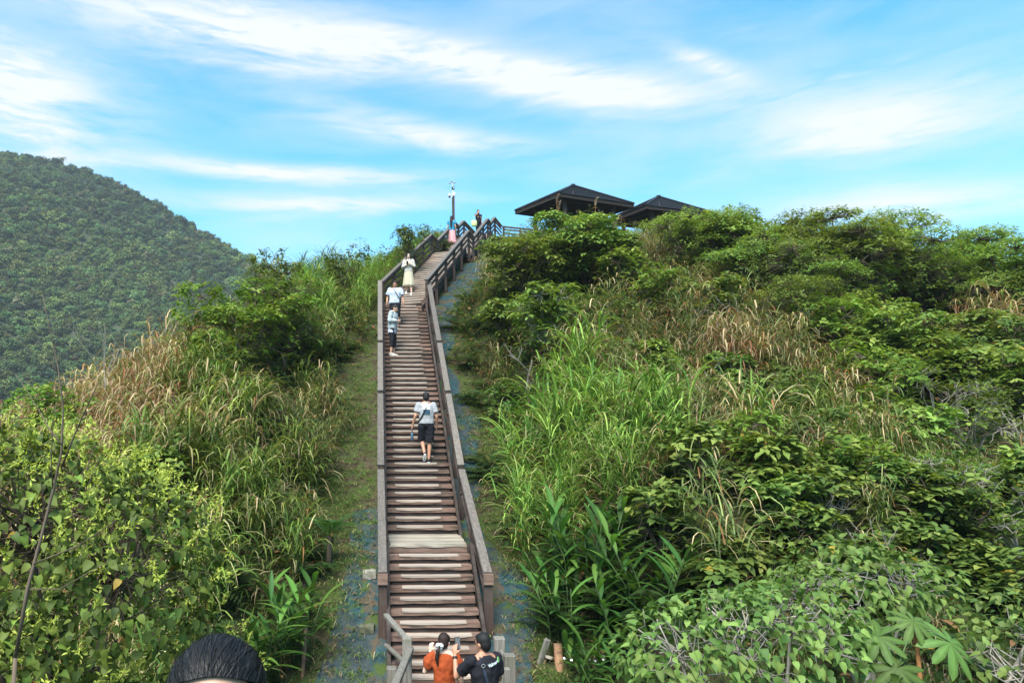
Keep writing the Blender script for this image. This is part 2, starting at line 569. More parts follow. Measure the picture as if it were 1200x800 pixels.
# painted erosion sheet along both sides of the stairs
def net_mat():
    m, t, b, out = new_mat('teal_erosion_sheet_with_dirt')
    tc = t.node('ShaderNodeTexCoord')
    v = tc.outputs['Object']
    n1 = t.noise(v, 1.3, 4, .52, .3)
    n2 = t.noise(v, 7, 5, .65)
    n3 = t.noise(v, 60, 3, .6)
    teal = t.ramp(n2, [(.25, (.014, .038, .047)), (.75, (.032, .078, .094))])
    grey = t.ramp(n2, [(.25, (.02, .03, .033)), (.75, (.052, .07, .074))])
    dirt = t.ramp(n3, [(.3, (.035, .028, .02)), (.7, (.11, .09, .065))])
    moss = t.ramp(n3, [(.3, (.025, .045, .012)), (.7, (.07, .1, .03))])
    c = t.mix(t.ramp(n1, [(.47, (0, 0, 0)), (.58, (1, 1, 1))]), grey, teal)
    n4 = t.noise(t.mapping(v, loc=(3, 7, 1)), 2.2, 5, .6, .4)
    c = t.mix(t.ramp(n4, [(.53, (0, 0, 0)), (.61, (1, 1, 1))]), c, dirt)
    n5 = t.noise(t.mapping(v, loc=(13, 2, 5)), 2.6, 5, .62, .4)
    c = t.mix(t.ramp(n5, [(.55, (0, 0, 0)), (.62, (1, 1, 1))]), c, moss)
    t.l.new(c, b.inputs['Base Color'])
    b.inputs['Roughness'].default_value = .92
    b.inputs['Specular IOR Level'].default_value = .12
    bp = t.node('ShaderNodeBump', i={'Strength': .6, 'Distance': .02, 'Height': t.math('ADD', n2, t.math('MULTIPLY', n3, .6))})
    t.l.new(bp.outputs[0], b.inputs['Normal'])
    return m
M['net'] = net_mat()
def strip_sheet(name, y0, y1, fa, fb, label):
    ys = np.arange(y0, y1, .15)
    k = 9
    V = []
    for y in ys:
        a, b_ = fa(y), fb(y)
        for j in range(k):
            u = a + (b_ - a) * j / (k - 1)
            x = float(xc_of(y)) + u
            edge = .0 if 0 < j < k - 1 else -.03
            V.append((x, y, gz(x, y) + .03 + edge + .012 * math.sin(9 * u + 5 * y) * math.sin(3.3 * y)))
    n = len(ys)
    i = (np.arange(k - 1)[None, :] + k * np.arange(n - 1)[:, None]).ravel()
    o = obj(name, mesh_np(name, V, [np.stack([i, i + 1, i + k + 1, i + k], 1)], M['net'], smooth=True))
    return tag(o, label, 'erosion sheet', kind='structure')
strip_sheet('erosion_sheet', 9.3, 16.0, lambda y: -1.8 + .5 * max(0, (y - 13) / 3) - .2 * math.sin(y * 1.3), lambda y: -.78, 'teal erosion sheet with dirt beside the left post of the stairs')
strip_sheet('erosion_sheet', 9.3, 31.0, lambda y: .78, lambda y: 1.55 + .22 * math.sin(y * 1.1) + .1 * math.sin(y * 3.1) + .5 * float(sm(24, 27, y)), 'teal erosion sheet running up the right side of the stairs')

# ---------------------------------------------------------------- the staircase
HD1 = Vector((-.0293, 1, 0)).normalized()
HD3 = Vector((.34, 1, 0)).normalized()
stairs = empty('staircase', (.6, 11.0, -3.9), 0, 'long timber staircase with pale worn treads climbing the green hill', 'staircase')
ST0 = Vector(stairs.location)
rng = random.Random(11)
W = 1.5
tread_line = []                       # (point at the front edge on the centre line, along)
_strip_meshes = {}
def box_mesh(name, size, mat, ragged=0.0, seed=0):
    r = random.Random(seed)
    hx, hy, hz = size[0] / 2, size[1] / 2, size[2] / 2
    mb = MB()
    n = 8
    rings = []
    for i in range(n):
        x = -hx + 2 * hx * i / (n - 1)
        j = lambda a: r.uniform(-a, a) * ragged
        rings.append([(x + j(.02) * (i in (0, n - 1)), -hy + j(.008), -hz + j(.008)), (x + j(.02) * (i in (0, n - 1)), hy + j(.006), -hz + j(.006)),
                      (x + j(.02) * (i in (0, n - 1)), hy + j(.006), hz + j(.003)), (x + j(.03) * (i in (0, n - 1)), -hy + j(.008), hz + j(.003))])
    mb.rings(rings)
    return mb.mesh(name, mat)
def place(name, me, p, ang, parent):
    o = obj(name, me, parent, Vector(p) - ST0)
    o.rotation_euler = (0, 0, ang)
    return o
def flight(p0, hd, n, rise, run, s0, s1, first_seed, lo0=.004):
    """n steps going up from p0 (the level below the first step)"""
    ang = math.atan2(-hd.x, hd.y)
    side = Vector((hd.y, -hd.x, 0))
    depth = run + .05
    treads = [box_mesh('tread', (W, depth, .078), M['tread'], 1, 40 + k) for k in range(5)]
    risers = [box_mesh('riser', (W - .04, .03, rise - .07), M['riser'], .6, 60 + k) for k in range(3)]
    for i in range(n):
        front = p0 + hd * (run * i) + Vector((0, 0, rise * (i + 1)))
        tread_line.append((front.copy(), hd.copy()))
        jx = rng.uniform(-.012, .012)
        o = place('tread', rng.choice(treads), front + hd * (depth / 2) + side * jx + Vector((0, 0, -.039)), ang + rng.uniform(-.006, .006), stairs)
        a = (s0 + rng.uniform(-.018, .018)) * W
        b = (s1 + rng.uniform(-.03, .03)) * W
        m = MB()
        # pale nosing board: a lip over the front edge and a face along the front, ends ragged
        rg = []
        cuts = 7
        for k in range(cuts):
            x = a + (b - a) * k / (cuts - 1) - W / 2
            q = rng.uniform(-.006, .006)
            lo = lo0 + q + (.01 if k in (0, cuts - 1) else 0)
            dp = depth * .62 + rng.uniform(-.02, .012)
            rg.append([(x, -depth / 2 - .012, lo), (x, -depth / 2 + .002, lo), (x, -depth / 2 + .002, .037), (x, -depth / 2 + dp, .037),
                       (x, -depth / 2 + dp, .046), (x, -depth / 2 - .012, .046)])
        m.rings(rg)
        s = m.build('nosing_strip', M['strip'], o)
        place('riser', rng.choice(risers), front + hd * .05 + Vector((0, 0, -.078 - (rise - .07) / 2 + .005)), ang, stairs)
    end = p0 + hd * (run * n) + Vector((0, 0, rise * n))
    m = MB()
    for sgn in (-1, 1):
        off = side * (sgn * (W / 2 + .035)) + Vector((0, 0, -.19))
        a = p0 + off + Vector((0, 0, rise)) - ST0
        b = end + off - hd * run + Vector((0, 0, rise)) - ST0
        m = MB()
        m.beam(a - hd * .25 - Vector((0, 0, .25 * rise / run)), b + hd * .2 + Vector((0, 0, .2 * rise / run)), .06, .28)
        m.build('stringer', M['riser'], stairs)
    return end
def landing(p0, hd, length, nplank=6, gap=.012):
    ang = math.atan2(-hd.x, hd.y)
    w = length / nplank
    me = [box_mesh('landing_plank', (W, w - gap, .06), M['plank'], 1, 80 + k) for k in range(3)]
    for i in range(nplank):
        place('landing_plank', rng.choice(me), p0 + hd * (w * (i + .5) - .012) + Vector((0, 0, -.03)), ang, stairs)
    m = MB()
    side = Vector((hd.y, -hd.x, 0))
    c = p0 + hd * .03 + Vector((0, 0, -.11)) - ST0
    m.beam(c - side * (W / 2), c + side * (W / 2), .05, .10)
    m.build('landing_beam', M['tread'], stairs)
    for sgn in (-1, 1):
        m = MB()
        m.beam(p0 + side * (sgn * (W / 2 + .035)) + Vector((0, 0, -.17)) - ST0, p0 + hd * length + side * (sgn * (W / 2 + .035)) + Vector((0, 0, -.17)) - ST0, .06, .22)
        m.build('landing_joist', M['riser'], stairs)
    return p0 + hd * length
L1 = Vector((.60, 13.53, -1.893))
P1 = L1 - HD1 * (.2 * 13) - Vector((0, 0, .15 * 13))
e1 = flight(P1, HD1, 12, .15, .2, .13, .86, 1, .016)
# the last step of the first flight is the front of the landing
e2 = landing(L1, HD1, 1.45)
e3 = flight(e2, HD1, 43, .16, .225, .12, .79, 2)
K = e3.copy()                          # where the stairs turn to the right
n3 = 26
e4 = flight(K, HD3, n3, .1495, .265, .05, .95, 3)
e5 = landing(e4, HD3, 1.05, 5)
e6 = flight(e5, HD3, 14, .15, .265, .05, .95, 4)
e7 = landing(e6, HD3, .75, 4)
e8 = flight(e7, HD3, 5, .15, .265, .05, .95, 5)
PLAT = e8.copy()
print('KINK', K, 'E4', e4, 'E6', e6, 'PLAT', PLAT)

# the deck at the top
deck = empty('viewing_deck', PLAT, 0, 'timber viewing deck at the top of the stairs under the shelters', 'deck')
def deck_board(x0, x1, y, k):
    m = MB()
    m.box(((x0 + x1) / 2, y, -.035), (x1 - x0, .19, .05))
    return m.build('deck_board', M['plank'], deck)
for k in range(12):
    deck_board(-1.0, 3.2, .12 + .2 * k, k)
for k in range(54):
    deck_board(.5, 15.5, 2.52 + .2 * k, k)
for x, y0, y1 in ((-.8, 0, 2.4), (1.2, 0, 2.4), (3.0, 0, 2.4), (.7, 2.5, 13.2), (5.5, 2.5, 13.2), (10.5, 2.5, 13.2), (15.3, 2.5, 13.2)):
    MB().beam((x, y0 + .02, -.16), (x, y1, -.16), .1, .18).build('deck_joist', M['rail'], deck)

# ---------------------------------------------------------------- railings
def post_mesh(h, w=.1):
    m = MB()
    m.box((0, 0, h / 2), (w, w, h))
    return m
def railing(name_label, segs, cat='railing', cap_w=.155, off=0.0, post_step=1.4, group=None, bars=(.34, .58, .8), extra_posts=(), capmat='cap', blocks=()):
    """segs: list of (bottom point of handrail top, top point, ground drop at both ends)"""
    root = empty('stair_railing', segs[0][0], 0, name_label, cat, group)
    o0 = Vector(segs[0][0])
    for (a, b, hgt) in segs:
        a, b = Vector(a), Vector(b)
        d = b - a
        run = Vector((d.x, d.y, 0))
        n = max(1, round(run.length / post_step))
        dn = d.normalized()
        m = MB()
        m.beam(a - o0 + Vector((0, 0, -.035)), b - o0 + Vector((0, 0, -.035)), cap_w, .07)
        m.build('handrail', M[capmat], root, bevel=.008)
        for i in range(n + 1):
            if i == n and (a, b, hgt) != segs[-1] and (Vector(segs[segs.index((a, b, hgt)) + 1][0]) - b).length < .35:
                continue
            t = min(max(i / n, .06 / max(run.length, .1)), 1 - .06 / max(run.length, .1))
            p = a + d * t - o0 + Vector((0, 0, -.075 - hgt - .42))
            hh = hgt + .42
            pm = post_mesh(hh)
            ob = pm.build('post', M['post'], root, loc=p)
            ob.rotation_euler = (0, 0, math.atan2(-run.x, run.y))
        for f in bars:
            m = MB()
            dz = Vector((0, 0, -hgt * (1 - f)))
            m.beam(a - o0 + dz, b - o0 + dz, .045, .085)
            m.build('rail_bar', M['rail'], root)
    for (p, size) in blocks:
        m = MB()
        m.box((0, 0, 0), size)
        m.build('rail_end_block', M['tread'], root, loc=Vector(p) - o0)
    for (p, h) in extra_posts:
        post_mesh(h, .15).build('post', M['post'], root, loc=Vector(p) - o0 - Vector((0, 0, h)))
    return root
RH = 1.03
def stair_pt(base, hd, rise, run, i, sgn, w=.9, h=RH):
    side = Vector((hd.y, -hd.x, 0))
    return base + hd * (run * i) + Vector((0, 0, rise * i + h)) + side * (sgn * w)
Z = Vector((0, 0, 1))
def rail_segs(sgn):
    out = []
    side1 = Vector((HD1.y, -HD1.x, 0))
    side3 = Vector((HD3.y, -HD3.x, 0))
    # handrails of the long flight, lower one first; it spans the landing in one straight piece
    bot = at(448.5 if sgn < 0 else 571.5, 669, 11.66)
    top = stair_pt(e2, HD1, .16, .225, 2.0, sgn)
    out.append((bot, top, .93))
    for (i0, i1, ww) in ((2.6, 13.7, .9), (14.3, 24.4, .9), (25, 42.6, .9)):
        out.append((stair_pt(e2, HD1, .16, .225, i0, sgn, ww), stair_pt(e2, HD1, .16, .225, i1, sgn, ww), RH - .02))
    # after the turn
    out.append((stair_pt(K, HD3, .1495, .265, .15 if sgn < 0 else -.6, sgn), stair_pt(K, HD3, .1495, .265, n3, sgn), RH - .02))
    out.append((stair_pt(e4, HD3, 0, .265, .1, sgn), stair_pt(e4, HD3, 0, .265, 3.8, sgn), RH - .02))
    out.append((stair_pt(e5, HD3, .15, .265, 0, sgn), stair_pt(e5, HD3, .15, .265, 14, sgn), RH - .02))
    out.append((stair_pt(e6, HD3, 0, .265, .1, sgn), stair_pt(e6, HD3, 0, .265, 2.7, sgn), RH - .02))
    out.append((stair_pt(e7, HD3, .15, .265, 0, sgn), stair_pt(e7, HD3, .15, .265, 5, sgn), RH - .02))
    return out
lsegs, rsegs = rail_segs(-1), rail_segs(1)
pl = Vector(lsegs[-1][1])
pr = Vector(rsegs[-1][1])
lsegs.append((pl + HD3 * .05, pl + HD3 * 2.3 + Vector((.15, 0, 0)), RH - .02))
rsegs.append((pr + HD3 * .05, pr + HD3 * 1.7 + Vector((.1, 0, 0)), RH - .02))
c0 = Vector(rsegs[-1][1])
rsegs.append((c0 + Vector((.08, .02, 0)), c0 + Vector((2.3, .75, 0)), RH - .02))
rsegs.append((c0 + Vector((2.4, .78, 0)), c0 + Vector((5.4, 1.75, 0)), RH - .02))
lb, rb = Vector(lsegs[0][0]), Vector(rsegs[0][0])
railing('dark timber railing with grey handrail along the left side of the staircase', lsegs,
        extra_posts=[(lb + Vector((0, .02, -.08)), 1.75)], blocks=[(lb + Vector((0, -.05, -.12)), (.17, .1, .17))])
railing('dark timber railing with grey handrail along the right side of the staircase', rsegs,
        extra_posts=[(rb + Vector((0, .02, -.08)), 1.75)], blocks=[(rb + Vector((0, -.05, -.12)), (.17, .1, .17))])

# older grey railings where the path meets the stairs
old = empty('old_railing', at(477, 790, 10.1), 0, 'short old grey timber railing at the foot of the stairs, left side', 'railing')
o0 = Vector(old.location)
def oldpart(name, a, b, w, h, root, o0):
    MB().beam(Vector(a) - o0, Vector(b) - o0, w, h).build(name, M['oldwood'], root, bevel=.01)
oldpart('handrail', at(452, 720, 11.0), at(476, 748, 10.2), .09, .06, old, o0)
oldpart('rail_bar', at(452, 755, 11.0), at(474, 775, 10.2), .07, .05, old, o0)
oldpart('handrail', at(481, 760, 10.15), at(459, 812, 8.2), .1, .07, old, o0)
def oldpost(px, py, d, w, root, o0, deep=.35):
    p = at(px, py, d)
    h = p.z - gz(p.x, p.y) + deep
    m = MB()
    m.box((0, 0, -h / 2), (w, w, h))
    m.build('post', M['oldwood'], root, bevel=.012, loc=p - o0)
oldpost(477, 746, 10.15, .14, old, o0)
oldpost(459, 781, 9.9, .15, old, o0)
old2 = empty('old_railing', at(592, 790, 10.0), 0, 'stubby old grey timber posts at the foot of the stairs, right side', 'railing')
o2 = Vector(old2.location)
oldpost(585, 746, 10.6, .17, old2, o2)
oldpost(597, 766, 9.7, .16, old2, o2)
oldpost(594, 782, 9.0, .08, old2, o2)
oldpart('rail_bar', at(586, 762, 10.6), at(597, 780, 9.7), .05, .08, old2, o2)
# sill of the bottom step
sill = empty('timber_sill', (0.66, 10.55, -3.9), 0, 'grey timber sill across the foot of the stairs', 'sill')
for k in range(2):
    MB().box((0, -.14 + .26 * k, .11 + .13 * k), (1.9, .24, .12)).build('sill_board', M['oldwood'], sill, bevel=.01)

# ---------------------------------------------------------------- shelters on the deck
def shelter(corner, left, right, eave, apex, label, col_in=.35):
    a = Vector((left[0] - corner[0], left[1] - corner[1], 0))
    b = Vector((right[0] - corner[0], right[1] - corner[1], 0))
    c0 = Vector((corner[0], corner[1], eave))
    cen = c0 + (a + b) / 2
    root = empty('shelter', (cen.x, cen.y, PLAT.z), 0, label, 'shelter')
    o0 = Vector(root.location)
    cs = [c0, c0 + a, c0 + a + b, c0 + b]
    top = Vector((cen.x, cen.y, apex))
    cs = [p - o0 for p in cs]
    top = top - o0
    th = Vector((0, 0, .09))
    # roof planes, each laid with courses of shingles that step a little
    ncourse = 12
    for k in range(4):
        p, q = cs[k], cs[(k + 1) % 4]
        m = MB()
        nrm = (q - p).cross(top - p).normalized()
        if nrm.z < 0:
            nrm = -nrm
        for i in range(ncourse):
            t0, t1 = i / ncourse, (i + 1) / ncourse
            A, B = p.lerp(top, t0), q.lerp(top, t0)
            C, D = q.lerp(top, t1), p.lerp(top, t1)
            e = nrm * .035
            m.add([A, B, C, D, A + e, B + e, C + e * .15, D + e * .15], [(4, 5, 6, 7), (0, 1, 5, 4), (3, 2, 1, 0)])
        m.build('roof_slope', M['roof'], root)
    for k in range(4):
        m = MB()
        m.beam(cs[k] + Vector((0, 0, .06)), top + Vector((0, 0, .06)), .16, .06)
        m.build('hip_cap', M['roof'], root)
        m = MB()
        p, q = cs[k], cs[(k + 1) % 4]
        inn = ((cs[(k + 2) % 4] + cs[(k + 3) % 4]) / 2 - (p + q) / 2).normalized() * .06
        m.beam(p + inn - Vector((0, 0, .1)), q + inn - Vector((0, 0, .1)), .05, .22)
        m.build('fascia', M['roofwood'], root)
    mid = sum(cs, Vector()) / 4
    ins = [p.lerp(mid, col_in) for p in cs]
    for p in ins:
        m = MB()
        m.box((p.x, p.y, (p.z + .1) / 2), (.2, .2, p.z + .1))
        m.build('post', M['post'], root)
    for k in range(4):
        p, q = ins[k], ins[(k + 1) % 4]
        MB().beam(p + Vector((0, 0, -.05)), q + Vector((0, 0, -.05)), .12, .22).build('beam', M['roofwood'], root)
        for t in (.18, .5, .82):
            e0 = cs[k].lerp(cs[(k + 1) % 4], t)
            MB().beam(e0 - Vector((0, 0, .02)) + Vector((0, 0, .0)), e0.lerp(top, .93) - Vector((0, 0, .08)), .06, .12).build('rafter', M['roofwood'], root)
    MB().box((top.x, top.y, top.z + .06), (.24, .24, .07)).build('roof_finial', M['roof'], root)
    return root
def on(px, py, z):
    v = px_dir(px, py)
    p = v * (z / v.z)
    return (p.x, p.y)
EAVE = PLAT.z + 2.75
shelter(on(655, 226, EAVE), on(603, 247.5, EAVE), on(743.6, 239.5, EAVE), EAVE, EAVE + 1.42, 'dark roofed open shelter nearest the top of the stairs')
shelter(on(757.5, 240.5, EAVE), on(708, 260, EAVE), on(840, 251, EAVE), EAVE, EAVE + 1.42, 'dark roofed open shelter behind bushes, second along the deck')

# ---------------------------------------------------------------- post with instruments
pp = at(531.5, 262, 37.2)
pole = empty('camera_post', (pp.x, pp.y, gz(pp.x, pp.y)), 0, 'slim brown post with white cameras and a wind gauge beside the stairs', 'post')
b0 = Vector(pole.location)
def pz(py): return at(531.5, py, 37.2).z - b0.z
MB().box((0, 0, pz(230) / 2), (.13, .13, pz(230))).build('post', M['post'], pole)
MB().tube([(0.03, 0, pz(230)), (.03, 0, pz(225))], .05, 8).build('post_tip', M['plastic_black'], pole)
m = MB()
m.tube([(0, 0, pz(230)), (-.02, 0, pz(218)), (-.06, 0, pz(210))], .022, 6)
m.build('mast', M['white'], pole)
m = MB()
m.tube([(0, 0, pz(229)), (-.13, 0, pz(229.5)), (-.2, 0, pz(228))], .02, 6)
m.tube([(-.2, 0, pz(229)), (-.2, 0, pz(225))], .045, 8)
m.build('dome_camera', M['white'], pole, True)
m = MB()
m.ell((-.2, 0, pz(228.7)), (.06, .06, .07))
m.build('camera_lens', M['plastic_black'], pole, True)
m = MB()
m.tube([(0, 0, pz(225)), (.1, 0, pz(224.3)), (.13, 0, pz(223.5))], .02, 6)
m.box((.0, -.02, pz(226.5)), (.14, .1, .12))
m.build('bracket', M['white'], pole)
m = MB()
m.box((0, 0, pz(218.3)), (.15, .13, .15))
m.build('instrument_box', M['plastic_black'], pole, bevel=.01)
MB().box((.02, -.068, pz(218.3)), (.05, .01, .05)).build('instrument_face', M['white'], pole)
m = MB()
for k in range(3):
    t = 2.1 * k + .3
    q = Vector((math.cos(t) * .15, math.sin(t) * .15, 0))
    m.tube([Vector((-.06, 0, pz(211))), Vector((-.06, 0, pz(211.5))) + q], .012, 5)
    m.ell(Vector((-.06, 0, pz(210.8))) + q, (.055, .055, .055), nu=8, nv=6)
m.build('wind_gauge', M['metal'], pole, True)
# pixel sight lines of what grows where: (px, py of the top, kind, height, size)
GRASS_SEEDS = [
 # left
 (450, 290, 'fresh', 1.6, .8), (410, 312, 'fresh', 1.6, .75), (375, 312, 'fresh', 1.6, .72), (440, 330, 'green', 1.6, .85), (330, 330, 'mix', 1.9), (270, 350, 'mix', 1.9),
 (200, 385, 'tan', 2.0, 1.05), (130, 420, 'tan', 2.0, 1.05), (90, 445, 'tan', 2.0), (180, 440, 'tan', 2.0), (240, 420, 'long', 1.9), (230, 470, 'tan', 1.9), (270, 450, 'long', 1.9), (320, 420, 'long', 1.8, .9), (345, 440, 'mix', 1.7, .9),
 (150, 470, 'tan', 1.9), (290, 500, 'long', 1.8), (340, 500, 'long', 1.7, .9), (250, 530, 'long', 1.9, 1.05), (310, 540, 'long', 1.9, 1.05), (360, 560, 'long', 1.8, .95), (340, 610, 'long', 1.6, .9), (300, 600, 'long', 1.7),
 (215, 500, 'long', 1.8), (290, 700, 'dark', 1.0, .8), (340, 700, 'dark', .9, .7), (200, 600, 'dark', 1.2), (380, 400, 'green', 1.3, .7), (395, 350, 'green', 1.6, .85),
 # right
 (650, 450, 'fresh', 2.0, 1.05), (690, 425, 'fresh', 2.0, 1.1), (730, 460, 'fresh', 2.0, 1.05), (640, 510, 'fresh', 1.9), (700, 500, 'fresh', 2.0, 1.05), (760, 500, 'fresh', 1.9), (620, 560, 'fresh', 1.6, .9), (680, 560, 'fresh', 1.9),
 (740, 560, 'fresh', 1.8), (800, 520, 'mix', 1.9), (790, 580, 'green', 1.7), (840, 520, 'mix', 1.8), (850, 590, 'mix', 1.7), (700, 620, 'green', 1.5, .85), (770, 630, 'green', 1.4, .85), (830, 650, 'green', 1.1, .75), (880, 640, 'mix', 1.3, .8),
 (870, 380, 'tan', 1.9, 1.0), (900, 420, 'long', 1.9), (960, 390, 'dry', 1.8), (930, 380, 'mix', 1.9), (840, 350, 'mix', 1.9), (800, 300, 'mix', 1.9), (780, 330, 'mix', 1.9), (830, 300, 'mix', 1.9), (760, 380, 'mix', 1.8), (740, 360, 'mix', 1.8), (700, 380, 'mix', 1.7),
 (680, 350, 'dark', 1.2), (800, 420, 'mix', 1.8), (760, 430, 'dark', 1.2), (850, 450, 'dark', 1.2), (820, 400, 'long', 1.8), (860, 480, 'mix', 1.7), (930, 470, 'mix', 1.8), (960, 500, 'long', 1.6), (900, 500, 'mix', 1.7), (980, 470, 'dark', 1.2),
 (640, 400, 'dark', 1.1), (590, 400, 'mix', 1.2, .7), (600, 440, 'dark', .9, .6), (660, 290, 'mix', 2.0), (640, 330, 'dark', 1.2), (560, 380, 'dark', .7, .5),
 (1110, 330, 'tan', 1.9), (1140, 350, 'tan', 1.9), (1080, 360, 'dark', 1.2), (1060, 300, 'mix', 1.8), (1180, 400, 'mix', 1.6), (1000, 340, 'dark', 1.2), (1080, 420, 'dark', 1.1), (1020, 400, 'dark', 1.2), (1150, 450, 'dark', 1.0), (1100, 500, 'dark', .9),
 (1010, 600, 'tan', 1.2, .75), (1080, 600, 'tan', 1.1, .7), (960, 560, 'mix', 1.4, .85), (1060, 650, 'dry', .9, .55), (950, 630, 'dry', 1.2, .7), (1120, 640, 'dark', .9, .6), (1180, 560, 'dark', 1.0, .7), (1150, 700, 'dark', .7, .5),
 (900, 700, 'dark', .8, .55), (1000, 720, 'dark', .7, .5), (800, 720, 'dark', .7, .5), (1100, 780, 'dark', .6, .45), (700, 690, 'dark', .8, .55), (660, 620, 'dark', .9, .6), (900, 300, 'mix', 1.9), (950, 330, 'dark', 1.3),
]
P_ = dict(pale=True)
